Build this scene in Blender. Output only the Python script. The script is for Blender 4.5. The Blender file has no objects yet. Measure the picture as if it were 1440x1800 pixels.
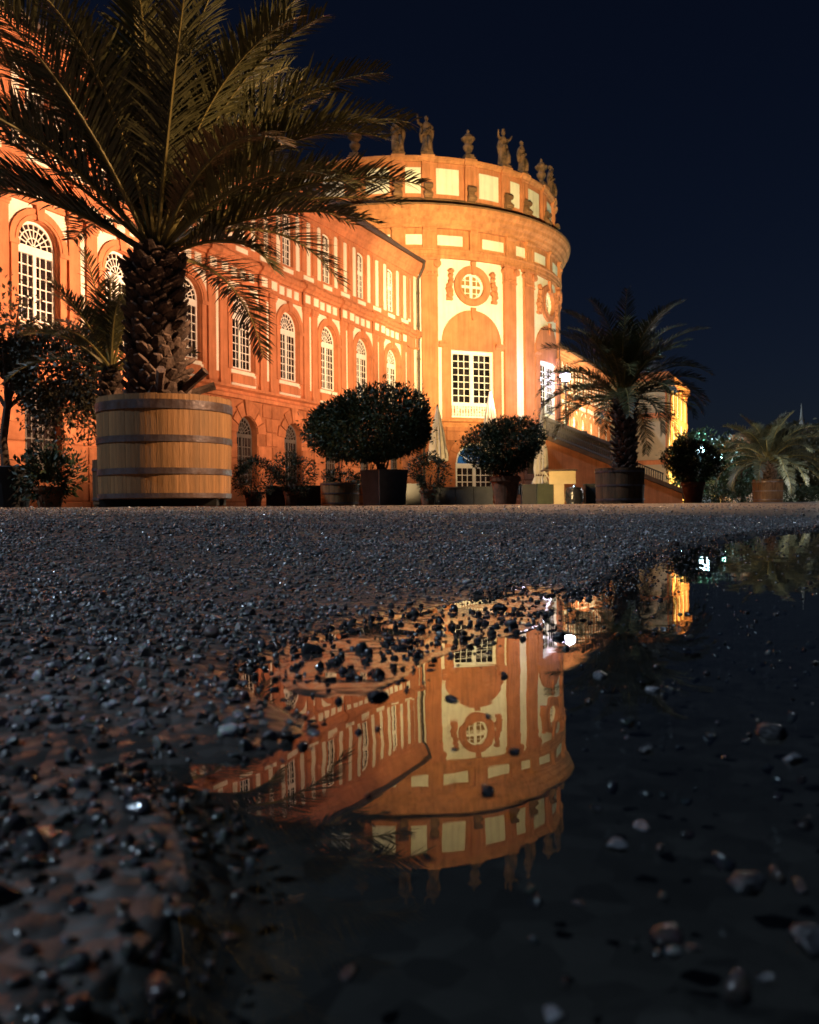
import bpy, bmesh, math, random
import numpy as np
from mathutils import Vector, Matrix, noise
R_ = math.radians
rnd = random.Random(7)
sc = bpy.context.scene
col = sc.collection

# ------------------------------------------------------------ camera, sky, cool fill, exposure
F = 1550.0                                   # focal length in pixels of the 1440 px wide photograph
CAM_Z = 0.09
cam_d = bpy.data.cameras.new('camera')
cam = bpy.data.objects.new('camera', cam_d)
col.objects.link(cam)
cam_d.sensor_fit = 'HORIZONTAL'
cam_d.sensor_width = 36.0
cam_d.lens = F / 1440 * 36.0
cam_d.clip_start = 0.01
cam_d.clip_end = 3000
cam_d.shift_y = -(894 - 900) / 1440.0 * -1.0
cam.location = (0, 0, CAM_Z)
cam.rotation_euler = (Matrix.Rotation(R_(90), 3, 'X') @ Matrix.Rotation(-0.010, 3, 'Z')).to_euler()
cam_d.dof.use_dof = True
cam_d.dof.focus_distance = 1.7
cam_d.dof.aperture_fstop = 22.0
sc.camera = cam

FILL_EL, FILL_AZ = 50.0, 256.0               # azimuth clockwise from +Y: high on the left
world = bpy.data.worlds.new('World')
sc.world = world
world.use_nodes = True
wn = world.node_tree
wn.nodes.clear()
sky = wn.nodes.new('ShaderNodeTexSky')
sky.sky_type = 'NISHITA'
sky.sun_disc = False
sky.sun_elevation = R_(FILL_EL)
sky.sun_rotation = R_(FILL_AZ)
tint = wn.nodes.new('ShaderNodeMix'); tint.data_type = 'RGBA'; tint.blend_type = 'MULTIPLY'
tint.inputs['Factor'].default_value = 1.0
tint.inputs['B'].default_value = (0.44, 0.52, 0.84, 1)
bg = wn.nodes.new('ShaderNodeBackground')
bg.inputs['Strength'].default_value = 0.0040
wo = wn.nodes.new('ShaderNodeOutputWorld')
wn.links.new(sky.outputs['Color'], tint.inputs['A'])
wn.links.new(tint.outputs['Result'], bg.inputs['Color'])
wn.links.new(bg.outputs['Background'], wo.inputs['Surface'])

sun_d = bpy.data.lights.new('cool_fill', 'SUN')
sun_d.energy = 1.7  # sun lamp added as cool fill for the gravel, turned off the facade
sun_d.angle = R_(0.5)
sun_d.color = (0.60, 0.79, 1.0)
sun = bpy.data.objects.new('cool_fill', sun_d)
col.objects.link(sun)
_a, _e = R_(FILL_AZ), R_(FILL_EL)
FILL_DIR = Vector((math.sin(_a) * math.cos(_e), math.cos(_a) * math.cos(_e), math.sin(_e)))
sun.rotation_euler = FILL_DIR.to_track_quat('Z', 'Y').to_euler()

sc.view_settings.view_transform = 'Standard'
sc.view_settings.look = 'None'
sc.view_settings.gamma = 1.0
sc.view_settings.exposure = 0.0
sc.view_settings.use_curve_mapping = False
sc.render.engine = 'CYCLES'
sc.cycles.use_denoising = True
sc.cycles.max_bounces = 6
sc.cycles.transparent_max_bounces = 8
sc.cycles.caustics_reflective = False
sc.cycles.caustics_refractive = False
sc.cycles.sample_clamp_indirect = 40.0

# ------------------------------------------------------------ measuring helpers
GZ = 0.132                                   # height of the courtyard above the puddle's water


def at(px, D):
    """world X of photo column px for a thing standing D metres ahead"""
    return (px - 720.0) / F * D


def zat(px, py, D):
    """world z of photo pixel at distance D"""
    return CAM_Z + (894 - 0.010 * (px - 720) - py) / F * D


# ------------------------------------------------------------ materials
def mat(name, base, rough=0.8, var=0.25, scale=3.0, bump=0.0, bscale=40.0, spec=0.4, metal=0.0,
        base2=None, stretch=(1, 1, 1), emit=None, estr=0.0, detail=6.0, coat=0.0, orand=0.0, streak=0.0):
    m = bpy.data.materials.new(name)
    m.use_nodes = True
    nt = m.node_tree
    b = nt.nodes['Principled BSDF']
    b.inputs['Roughness'].default_value = rough
    b.inputs['Specular IOR Level'].default_value = spec
    b.inputs['Metallic'].default_value = metal
    if coat:
        b.inputs['Coat Weight'].default_value = coat
    tc = nt.nodes.new('ShaderNodeTexCoord')
    mp = nt.nodes.new('ShaderNodeMapping')
    mp.inputs['Scale'].default_value = stretch
    nt.links.new(tc.outputs['Object'], mp.inputs['Vector'])
    oi = None
    if orand:
        oi = nt.nodes.new('ShaderNodeObjectInfo')
        ml = nt.nodes.new('ShaderNodeMath'); ml.operation = 'MULTIPLY'; ml.inputs[1].default_value = 61.0
        nt.links.new(oi.outputs['Random'], ml.inputs[0]); nt.links.new(ml.outputs[0], mp.inputs['Location'])
    nz = nt.nodes.new('ShaderNodeTexNoise')
    nz.inputs['Scale'].default_value = scale
    nz.inputs['Detail'].default_value = detail
    nz.inputs['Roughness'].default_value = 0.62
    nt.links.new(mp.outputs['Vector'], nz.inputs['Vector'])
    cr = nt.nodes.new('ShaderNodeValToRGB')
    c2 = base2 or tuple(c * (1 - var) for c in base)
    c1 = base if base2 else tuple(min(1, c * (1 + var * 0.5)) for c in base)
    cr.color_ramp.elements[0].position = 0.33
    cr.color_ramp.elements[1].position = 0.66
    cr.color_ramp.elements[0].color = (*c2, 1)
    cr.color_ramp.elements[1].color = (*c1, 1)
    nt.links.new(nz.outputs['Fac'], cr.inputs['Fac'])
    last = cr.outputs['Color']

    def times(fac, lo, hi, p0=0.0, p1=1.0):
        r = nt.nodes.new('ShaderNodeMapRange'); r.inputs['From Min'].default_value = p0; r.inputs['From Max'].default_value = p1
        r.inputs['To Min'].default_value = lo; r.inputs['To Max'].default_value = hi; nt.links.new(fac, r.inputs['Value'])
        v = nt.nodes.new('ShaderNodeVectorMath'); v.operation = 'SCALE'; nt.links.new(last, v.inputs[0]); nt.links.new(r.outputs['Result'], v.inputs['Scale'])
        return v.outputs['Vector']
    if orand: last = times(oi.outputs['Random'], 1 - orand, 1 + orand * .6)
    if streak:                                       # rain streaks and grime, stretched down the wall
        m2 = nt.nodes.new('ShaderNodeMapping'); m2.inputs['Scale'].default_value = (2.6, 2.6, 0.16); nt.links.new(tc.outputs['Object'], m2.inputs['Vector'])
        n3 = nt.nodes.new('ShaderNodeTexNoise'); n3.inputs['Scale'].default_value = 1.6; n3.inputs['Detail'].default_value = 7; n3.inputs['Roughness'].default_value = .7
        nt.links.new(m2.outputs['Vector'], n3.inputs['Vector']); last = times(n3.outputs['Fac'], 1 - streak, 1 + streak * .15, .30, .56)
    nt.links.new(last, b.inputs['Base Color'])
    if bump:
        n2 = nt.nodes.new('ShaderNodeTexNoise')
        n2.inputs['Scale'].default_value = bscale
        n2.inputs['Detail'].default_value = 5
        nt.links.new(mp.outputs['Vector'], n2.inputs['Vector'])
        bp = nt.nodes.new('ShaderNodeBump')
        bp.inputs['Strength'].default_value = bump
        bp.inputs['Distance'].default_value = 0.02
        nt.links.new(n2.outputs['Fac'], bp.inputs['Height'])
        nt.links.new(bp.outputs['Normal'], b.inputs['Normal'])
    if emit:
        b.inputs['Emission Color'].default_value = (*emit, 1)
        b.inputs['Emission Strength'].default_value = estr
    return m


M = {}
M['stucco'] = mat('terracotta_stucco', (0.50, 0.185, 0.085), 0.9, 0.22, 0.9, 0.25, 9.0, 0.2, streak=.32)
M['stucco_ring'] = mat('terracotta_stone', (0.50, 0.20, 0.085), 0.88, 0.28, 1.4, 0.3, 7.0, 0.2, streak=.35)
M['block'] = mat('terracotta_block', (0.44, 0.165, 0.075), 0.92, 0.3, 1.7, 0.35, 11.0, 0.2, orand=.22, streak=.25)
M['white'] = mat('cream_plaster', (0.76, 0.70, 0.58), 0.88, 0.10, 1.2, 0.15, 12.0, 0.2, streak=.16)
M['frame'] = mat('white_paint', (0.80, 0.77, 0.70), 0.5, 0.08, 4.0)
M['darkframe'] = mat('old_iron_grille', (0.085, 0.075, 0.07), 0.6, 0.2, 4.0)
M['pane'] = mat('window_glass', (0.022, 0.016, 0.016), 0.05, 0.6, 0.9, spec=0.5, orand=.6)
M['pane_lit'] = mat('amber_backed_glass', (0.30, 0.16, 0.06), 0.12, 0.3, 2.0, spec=0.5)
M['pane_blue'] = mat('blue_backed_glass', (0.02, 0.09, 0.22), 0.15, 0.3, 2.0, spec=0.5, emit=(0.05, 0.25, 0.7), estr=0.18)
M['slate'] = mat('slate_roof', (0.060, 0.052, 0.062), 0.6, 0.4, 6.0, 0.5, 6.0)
M['gutter'] = mat('dark_copper_gutter', (0.055, 0.030, 0.020), 0.5, 0.3, 3.0)
M['ledge'] = mat('weathered_ledge_stone', (0.20, 0.10, 0.05), 0.9, 0.6, 1.1, 0.3, 8.0, 0.2)
M['statue'] = mat('weathered_sandstone', (0.20, 0.10, 0.055), 0.9, 0.6, 2.2, 0.5, 9.0, 0.2, base2=(0.035, 0.024, 0.018))
M['oak'] = mat('oak_stave', (0.36, 0.18, 0.07), 0.62, 0.35, 3.2, 0.25, 22.0, 0.35, base2=(0.25, 0.135, 0.055), stretch=(4, 4, 0.5), orand=.28, streak=.6)
M['oak_dark'] = mat('dark_oak_stave', (0.15, 0.075, 0.035), 0.7, 0.4, 5.0, 0.25, 22.0, 0.3, stretch=(4, 4, 0.5), orand=.3)
M['hoop'] = mat('galvanised_hoop', (0.17, 0.14, 0.15), 0.40, 0.35, 7.0, 0.2, 30.0, 0.5, metal=0.6, base2=(0.11, 0.065, 0.05))
M['skid'] = mat('tarred_wood', (0.012, 0.011, 0.010), 0.8, 0.3, 6.0)
M['soil'] = mat('potting_soil', (0.03, 0.02, 0.014), 0.95, 0.4, 15.0, 0.6, 50.0)
M['boot'] = mat('palm_leaf_base', (0.21, 0.135, 0.10), 0.85, 0.5, 9.0, 0.6, 35.0, 0.25, base2=(0.055, 0.034, 0.027), orand=.4)
M['fibre'] = mat('palm_trunk_fibre', (0.035, 0.024, 0.018), 0.95, 0.4, 14.0, 0.7, 40.0, 0.1)
M['frond'] = mat('palm_leaflet', (0.105, 0.098, 0.036), 0.42, 0.4, 3.0, spec=0.45, base2=(0.046, 0.046, 0.018), orand=.35)
M['frond_far'] = mat('palm_leaflet_grey', (0.075, 0.080, 0.045), 0.5, 0.4, 2.0, base2=(0.045, 0.05, 0.03))
M['dry'] = mat('dry_palm_leaflet', (0.20, 0.13, 0.07), 0.6, 0.4, 4.0, base2=(0.11, 0.07, 0.035))
M['petiole'] = mat('palm_midrib', (0.24, 0.19, 0.055), 0.5, 0.3, 5.0, base2=(0.15, 0.12, 0.04))
M['leaf'] = mat('laurel_leaf', (0.040, 0.056, 0.024), 0.5, 0.45, 5.0, spec=0.3, base2=(0.022, 0.034, 0.014))
M['leaf_brown'] = mat('olive_shrub_leaf', (0.070, 0.055, 0.026), 0.55, 0.45, 3.0, base2=(0.036, 0.032, 0.016))
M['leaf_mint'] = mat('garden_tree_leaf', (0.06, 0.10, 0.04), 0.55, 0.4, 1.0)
M['bark'] = mat('grey_bark', (0.09, 0.06, 0.045), 0.9, 0.4, 12.0, 0.5, 40.0)
M['terra'] = mat('terracotta_pot', (0.27, 0.115, 0.06), 0.85, 0.4, 6.0, 0.25, 30.0, 0.2)
M['potgrey'] = mat('zinc_planter', (0.075, 0.072, 0.080), 0.55, 0.3, 6.0, 0.1, 20.0, 0.4, metal=0.2)
M['black'] = mat('black_planter', (0.018, 0.017, 0.020), 0.6, 0.3, 4.0)
M['grey_box'] = mat('grey_planter_box', (0.050, 0.052, 0.058), 0.65, 0.3, 4.0)
M['canvas'] = mat('cream_canvas', (0.62, 0.55, 0.45), 0.9, 0.2, 3.0, 0.2, 16.0)
M['strap'] = mat('brown_strap', (0.10, 0.06, 0.04), 0.8, 0.3, 4.0)
M['pole'] = mat('painted_steel_pole', (0.045, 0.045, 0.05), 0.4, 0.3, 6.0, metal=0.5)
M['board'] = mat('pale_board', (0.66, 0.50, 0.27), 0.7, 0.12, 2.0)
M['greenbox'] = mat('olive_drab_board', (0.05, 0.055, 0.03), 0.8, 0.3, 3.0)
M['keg'] = mat('black_keg', (0.02, 0.02, 0.022), 0.25, 0.3, 5.0, spec=0.6)
M['steel'] = mat('brushed_steel', (0.45, 0.45, 0.47), 0.25, 0.2, 6.0, metal=0.9)
M['rail'] = mat('iron_railing', (0.05, 0.045, 0.055), 0.5, 0.3, 5.0, metal=0.4)
M['stairdark'] = mat('grey_violet_stone', (0.10, 0.085, 0.095), 0.85, 0.35, 1.6, 0.3, 9.0)
M['coping'] = mat('brown_coping_stone', (0.13, 0.075, 0.05), 0.85, 0.4, 2.0, 0.3, 9.0)
M['beige'] = mat('beige_render', (0.36, 0.29, 0.20), 0.9, 0.15, 0.7, 0.2, 8.0)
M['yellowwall'] = mat('ochre_render', (0.55, 0.36, 0.15), 0.9, 0.15, 0.7, 0.2, 8.0)
M['housewall'] = mat('pale_house_render', (0.52, 0.48, 0.40), 0.9, 0.15, 0.6, 0.2, 8.0)
M['lens_warm'] = mat('sodium_lens', (0.9, 0.6, 0.3), 0.3, 0.05, 2.0, emit=(1.0, 0.55, 0.18), estr=6.0)
M['lens_cool'] = mat('led_lens', (0.9, 0.9, 0.95), 0.3, 0.05, 2.0, emit=(0.86, 0.90, 1.0), estr=60.0)
M['lens_cyan'] = mat('mercury_lens', (0.9, 0.9, 0.95), 0.3, 0.05, 2.0, emit=(0.62, 0.95, 1.0), estr=14.0)


# ------------------------------------------------------------ mesh builder
class MB:
    def __init__(s):
        s.v = []; s.f = []

    def add(s, vs, fs):
        o = len(s.v)
        s.v.extend([tuple(v) for v in vs])
        s.f.extend([tuple(i + o for i in f) for f in fs])

    def quad(s, a, b, c, d):
        s.add((a, b, c, d), ((0, 1, 2, 3),))

    def box(s, x0, x1, y0, y1, z0, z1, nx=1, M4=None):
        vs = []; fs = []
        for i in range(nx + 1):
            x = x0 + (x1 - x0) * i / nx
            vs += [(x, y0, z0), (x, y1, z0), (x, y1, z1), (x, y0, z1)]
        for i in range(nx):
            a = i * 4; b = a + 4
            fs += [(a, b, b + 3, a + 3), (b + 1, a + 1, a + 2, b + 2), (a + 3, b + 3, b + 2, a + 2), (a, a + 1, b + 1, b)]
        fs += [(0, 3, 2, 1), (nx * 4, nx * 4 + 1, nx * 4 + 2, nx * 4 + 3)]
        if M4 is not None:
            vs = [M4 @ Vector(v) for v in vs]
        s.add(vs, fs)

    def block(s, x0, x1, y0, y1, z0, z1, c=0.025, nx=1):
        """front (y0) face chamfered: a stone with recessed joints round it"""
        vs = []; fs = []
        for i in range(nx + 1):
            t = i / nx
            xb = x0 + (x1 - x0) * t
            xf = x0 + c + (x1 - x0 - 2 * c) * t
            vs += [(xb, y1, z0), (xb, y0 + c, z0), (xf, y0, z0 + c), (xf, y0, z1 - c), (xb, y0 + c, z1), (xb, y1, z1)]
        for i in range(nx):
            a = i * 6; b = a + 6
            for k in range(5):
                fs.append((a + k, a + k + 1, b + k + 1, b + k))
        fs += [(5, 4, 3, 2, 1, 0), tuple(nx * 6 + k for k in range(6))]
        s.add(vs, fs)

    def prism(s, poly, y0, y1):
        """polygon in the xz plane, extruded along y"""
        n = len(poly)
        vs = [(x, y0, z) for x, z in poly] + [(x, y1, z) for x, z in poly]
        fs = [tuple(range(n)), tuple(range(2 * n - 1, n - 1, -1))]
        for i in range(n):
            j = (i + 1) % n
            fs.append((i, i + n, j + n, j))
        s.add(vs, fs)

    def arc(s, cx, cz, r0, r1, a0, a1, y0, y1, n=16, ez=1.0):
        vs = []; fs = []
        for i in range(n + 1):
            a = a0 + (a1 - a0) * i / n
            c, q = math.cos(a), math.sin(a) * ez
            for r, y in ((r0, y0), (r1, y0), (r1, y1), (r0, y1)):
                vs.append((cx + r * c, y, cz + r * q))
        for i in range(n):
            a = i * 4; b = a + 4
            for k in range(4):
                fs.append((a + k, a + (k + 1) % 4, b + (k + 1) % 4, b + k))
        fs += [(0, 1, 2, 3), (n * 4 + 3, n * 4 + 2, n * 4 + 1, n * 4)]
        s.add(vs, fs)

    def disc(s, cx, cz, r, a0, a1, y, n=12):
        vs = [(cx, y, cz)] + [(cx + r * math.cos(a0 + (a1 - a0) * i / n), y, cz + r * math.sin(a0 + (a1 - a0) * i / n)) for i in range(n + 1)]
        s.add(vs, [(0, i + 1, i + 2) for i in range(n)])

    def lathe(s, prof, n=24, c=(0, 0, 0), a0=0.0, a1=2 * math.pi, jit=0.0, ex=1.0, ey=1.0):
        full = abs(a1 - a0 - 2 * math.pi) < 1e-6
        m = n if full else n + 1
        vs = []; fs = []
        for r, z in prof:
            for i in range(m):
                a = a0 + (a1 - a0) * i / n
                rr = r * (1 + (rnd.uniform(-jit, jit) if jit else 0))
                vs.append((c[0] + rr * math.cos(a) * ex, c[1] + rr * math.sin(a) * ey, c[2] + z))
        for k in range(len(prof) - 1):
            for i in range(n):
                j = (i + 1) % m
                fs.append((k * m + i, k * m + j, (k + 1) * m + j, (k + 1) * m + i))
        if full:
            fs.append(tuple(range(m - 1, -1, -1)))
            fs.append(tuple((len(prof) - 1) * m + i for i in range(m)))
        s.add(vs, fs)

    def tube(s, pts, radii, n=6, cap=True):
        pts = [Vector(p) for p in pts]
        if not hasattr(radii, '__len__'):
            radii = [radii] * len(pts)
        vs = []; fs = []
        for i, p in enumerate(pts):
            d = (pts[min(i + 1, len(pts) - 1)] - pts[max(i - 1, 0)])
            d = d.normalized() if d.length > 1e-9 else Vector((0, 0, 1))
            ref = Vector((0, 0, 1)) if abs(d.z) < 0.9 else Vector((1, 0, 0))
            u = d.cross(ref).normalized(); w = d.cross(u)
            for k in range(n):
                a = 2 * math.pi * k / n
                vs.append(p + (u * math.cos(a) + w * math.sin(a)) * radii[i])
        for i in range(len(pts) - 1):
            for k in range(n):
                l = (k + 1) % n
                fs.append((i * n + k, (i + 1) * n + k, (i + 1) * n + l, i * n + l))
        if cap:
            fs.append(tuple(range(n))); fs.append(tuple((len(pts) - 1) * n + k for k in range(n - 1, -1, -1)))
        s.add(vs, fs)

    def ball(s, c, r, n=8, m=6, sx=1, sy=1, sz=1, jit=0.0):
        vs = [(c[0], c[1], c[2] - r * sz)]
        fs = []
        for i in range(1, m):
            a = -math.pi / 2 + math.pi * i / m
            for k in range(n):
                b = 2 * math.pi * k / n
                q = r * (1 + rnd.uniform(-jit, jit)) if jit else r
                vs.append((c[0] + q * sx * math.cos(a) * math.cos(b), c[1] + q * sy * math.cos(a) * math.sin(b), c[2] + q * sz * math.sin(a)))
        vs.append((c[0], c[1], c[2] + r * sz))
        t = len(vs) - 1
        for k in range(n):
            l = (k + 1) % n
            fs.append((0, 1 + l, 1 + k))
            for i in range(m - 2):
                fs.append((1 + i * n + k, 1 + i * n + l, 1 + (i + 1) * n + l, 1 + (i + 1) * n + k))
            fs.append((1 + (m - 2) * n + k, 1 + (m - 2) * n + l, t))
        s.add(vs, fs)

    def wall_open(s, x0, x1, z0, z1, holes, yf=0.0, dep=0.3, step=10.0, arcn=14):
        """a wall face with holes (cx, half width, kind, zb, zs, rise) and their reveals"""
        xs = {x0, x1}
        k = max(1, int(math.ceil((x1 - x0) / step)))
        for i in range(k + 1):
            xs.add(round(x0 + (x1 - x0) * i / k, 5))
        for (cx, hw, kind, zb, zs, rise) in holes:
            for i in range(arcn + 1):
                xs.add(round(cx + hw * math.cos(math.pi * i / arcn), 5))
        xs = sorted(xs)

        def span(h, x):
            cx, hw, kind, zb, zs, rise = h
            t = math.sqrt(max(0, 1 - ((x - cx) / hw) ** 2))
            if kind == 'rect': return zb, zs
            if kind == 'arch': return zb, zs + rise * t
            return zs - rise * t, zs + rise * t
        for a, b in zip(xs[:-1], xs[1:]):
            if b - a < 1e-4: continue
            mid = (a + b) / 2
            act = sorted([h for h in holes if abs(mid - h[0]) < h[1]], key=lambda h: h[3])
            ca = cb = z0
            for h in act:
                la, ha = span(h, a); lb, hb = span(h, b)
                if la > ca + 1e-5 or lb > cb + 1e-5:
                    s.quad((a, yf, ca), (b, yf, cb), (b, yf, lb), (a, yf, la))
                s.quad((a, yf, la), (b, yf, lb), (b, yf + dep, lb), (a, yf + dep, la))
                s.quad((a, yf + dep, ha), (b, yf + dep, hb), (b, yf, hb), (a, yf, ha))
                ca, cb = ha, hb
            s.quad((a, yf, ca), (b, yf, cb), (b, yf, z1), (a, yf, z1))
        for (cx, hw, kind, zb, zs, rise) in holes:
            if kind != 'circle':
                for q in (-1, 1):
                    s.quad((cx + q * hw, yf, zb), (cx + q * hw, yf + dep, zb), (cx + q * hw, yf + dep, zs), (cx + q * hw, yf, zs))

    def mesh(s, name, m, bend=None, smooth=False):
        me = bpy.data.meshes.new(name)
        vs = s.v
        if bend:
            vs = [((bend - y) * math.sin(x / bend), -(bend - y) * math.cos(x / bend), z) for x, y, z in vs]
        me.from_pydata(vs, [], s.f)
        for k in (m if isinstance(m, (list, tuple)) else [m]):
            me.materials.append(k)
        if smooth:
            me.polygons.foreach_set('use_smooth', [True] * len(me.polygons))
        me.update()
        return me

    def build(s, name, m, parent=None, loc=(0, 0, 0), rz=0.0, bend=None, smooth=False, kind=None):
        return part(name, s.mesh(name, m, bend, smooth), parent, loc, rz, kind)


def part(name, me, parent=None, loc=(0, 0, 0), rz=0.0, kind=None):
    o = bpy.data.objects.new(name, me)
    col.objects.link(o)
    o.parent = parent
    o.location = loc
    o.rotation_euler = (0, 0, rz)
    if kind: o['kind'] = kind
    return o


def tag(o, label=None, cat=None, group=None, kind=None):
    if label: o['label'] = label
    if cat: o['category'] = cat
    if group: o['group'] = group
    if kind: o['kind'] = kind
    return o


def thing(name, label, cat, loc=(0, 0, 0), rz=0.0, group=None):
    o = bpy.data.objects.new(name, None)
    o.empty_display_size = 0.2
    col.objects.link(o)
    o.location = loc
    o.rotation_euler = (0, 0, rz)
    return tag(o, label, cat, group)


def copy_thing(o, loc=None, rz=None, parent=None):
    c = o.copy()
    col.objects.link(c)
    if parent is not None: c.parent = parent
    if loc is not None: c.location = loc
    if rz is not None: c.rotation_euler = (0, 0, rz)
    for ch in list(o.children):
        copy_thing(ch, parent=c)
    return c

# ------------------------------------------------------------ ground, puddle, gravel
def pxg(x, y):
    Y = CAM_Z * F / (y - (894 - 0.010 * (x - 720)))
    return ((x - 720) / F * Y, Y)


SHORE = [pxg(*p) for p in [
    (-260, 1400), (-120, 1366), (0, 1350), (95, 1342), (190, 1332), (245, 1336), (305, 1338), (380, 1340), (470, 1326),
    (545, 1296), (560, 1268), (520, 1246), (455, 1222), (424, 1188), (470, 1160), (530, 1134), (620, 1106),
    (700, 1084), (780, 1067), (860, 1051), (925, 1036), (965, 1042), (1000, 1058), (1050, 1042), (1095, 1014), (1130, 990),
    (1165, 975), (1215, 963), (1280, 950), (1360, 938), (1450, 930), (1600, 922)]] + [(5.5, 5.2), (7.5, 3.0), (7.0, -1.5), (-0.6, -1.5), (-0.75, 0.0)]
SH = np.array(SHORE)


def shore_dist(X, Y, SH=SH):
    """signed distance to the shoreline, positive on land"""
    P = np.stack([np.ravel(X), np.ravel(Y)], 1)
    d = np.full(len(P), 1e9); ins = np.zeros(len(P), bool)
    n = len(SH)
    for i in range(n):
        a = SH[i]; b = SH[(i + 1) % n]
        ab = b - a
        t = np.clip(((P - a) @ ab) / (ab @ ab), 0, 1)
        d = np.minimum(d, np.hypot(*(P - a - t[:, None] * ab).T))
        c = ((a[1] > P[:, 1]) != (b[1] > P[:, 1]))
        xi = (b[0] - a[0]) * (P[:, 1] - a[1]) / (b[1] - a[1] + 1e-12) + a[0]
        ins ^= c & (P[:, 0] < xi)
    return np.where(ins, -d, d).reshape(np.shape(X))


FLAT = np.array([pxg(*p) for p in [(416, 1190), (470, 1158), (530, 1132), (620, 1104), (700, 1082), (780, 1065), (860, 1049), (925, 1034), (965, 1040), (1005, 1062),
    (1000, 1100), (960, 1118), (900, 1132), (820, 1160), (765, 1196), (700, 1232), (640, 1262), (600, 1288), (560, 1268), (520, 1246), (455, 1222)]])
LEFT = np.array([pxg(*p) for p in [(-420, 1420), (-100, 1375), (0, 1352), (140, 1336), (250, 1352), (360, 1392), (430, 1450), (450, 1540), (400, 1640), (330, 1760), (260, 1900), (-500, 2300)]])
MOUND = np.array([pxg(*p) for p in [(1010, 1700), (1080, 1668), (1180, 1652), (1300, 1676), (1460, 1690), (1700, 1900), (1000, 2100)]])
_rs = np.random.RandomState(3)
_w = [(_rs.uniform(0, 6.28), _rs.uniform(0, 6.28), k * _rs.uniform(.75, 1.3)) for k in (5, 9, 14, 23, 37, 61, 90, 150) for _ in range(9)]


def wav(X, Y, kmin=0, kmax=1e9):
    s = 0; n = 0
    for a, p, k in _w:
        if kmin <= k <= kmax:
            s = s + np.sin(k * (X * np.cos(a) + Y * np.sin(a)) + p); n += 1
    return s / math.sqrt(max(n, 1))


def ground_z(X, Y, d=None):
    X = np.asarray(X, float); Y = np.asarray(Y, float)
    if d is None: d = shore_dist(X, Y)
    d = d + 0.012 * wav(X, Y, 9, 61) * np.exp(-np.abs(d) / 0.06) * np.clip(Y, 0.25, 2.5)
    land = GZ * (1 - np.exp(-np.maximum(d, 0) / 2.5)) + 0.0045 * (1 - np.exp(-np.maximum(d, 0) / 0.02))
    rough = (0.0022 * wav(X, Y, 20, 100) + 0.004 * wav(X, Y, 5, 14)) * (1 - np.exp(-np.maximum(d, 0) / 0.15)) * np.exp(-np.maximum(Y - 2, 0) / 3)
    wat = -0.010 * (1 - np.exp(np.minimum(d, 0) / 0.05)) + 0.0007 * wav(X, Y, 9, 60) * (1 - np.exp(np.minimum(d, 0) / 0.02))
    z = np.where(d > 0, np.maximum(land + rough, 0.0008), np.minimum(wat, -0.0008))
    for poly, lift, amp in ((FLAT, 0.00045, 0.0006), (LEFT, 0.0012, 0.0011), (MOUND, -0.0009, 0.0008)):
        f = np.clip(-shore_dist(X, Y, poly) / 0.02, 0, 1)
        z = np.where(f > 0, z * (1 - f) + f * (lift + amp * wav(X, Y, 30, 200)), z)
    return z


def make_ground():
    ys = np.concatenate([np.linspace(-6, 0.0, 8), np.geomspace(0.1, 4.0, 400), np.geomspace(4.1, 16, 50), np.array([20, 26, 34, 45, 60, 80, 110, 160, 240, 400, 700, 1500])])
    t = np.linspace(-1, 1, 341)
    xs = 0.9 * np.sinh(t * 4.2) / math.sinh(4.2) * 2.2
    xs = np.concatenate([[-1500, -600, -200, -80, -40, -20, -10, -6, -4, -3, -2.4], xs, [2.4, 3, 4, 6, 10, 20, 40, 80, 200, 600, 1500]])
    X, Y = np.meshgrid(xs, ys)
    Z = ground_z(X, Y)
    far = (np.abs(X) > 8) | (Y > 13) | (Y < -1.2)
    Z = np.where(far, GZ, Z)
    ny, nx = X.shape
    me = bpy.data.meshes.new('courtyard_ground')
    co = np.stack([X.ravel(), Y.ravel(), Z.ravel()], 1)
    idx = np.arange(ny * nx).reshape(ny, nx)
    q = np.stack([idx[:-1, :-1], idx[:-1, 1:], idx[1:, 1:], idx[1:, :-1]], -1).reshape(-1, 4)
    fill_mesh(me, co, q)
    me.polygons.foreach_set('use_smooth', np.ones(len(q), bool))
    d = shore_dist(X, Y)
    wet = np.where(d < 0, 1.0, np.exp(-np.maximum(d, 0) / 0.025))
    lf = np.clip(.5 - shore_dist(X, Y, LEFT) / .03, 0, 1); wet = wet * (1 - lf * .85)
    me.attributes.new('wet', 'FLOAT', 'POINT').data.foreach_set('value', np.ascontiguousarray(wet.ravel(), np.float32))
    return me


def fill_mesh(me, co, faces):
    k = faces.shape[1]
    me.vertices.add(len(co)); me.vertices.foreach_set('co', np.ascontiguousarray(co, np.float32).ravel())
    me.loops.add(faces.size); me.loops.foreach_set('vertex_index', np.ascontiguousarray(faces, np.int32).ravel())
    me.polygons.add(len(faces))
    me.polygons.foreach_set('loop_start', np.arange(0, faces.size, k, dtype=np.int32))
    me.update(calc_edges=True)


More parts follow.
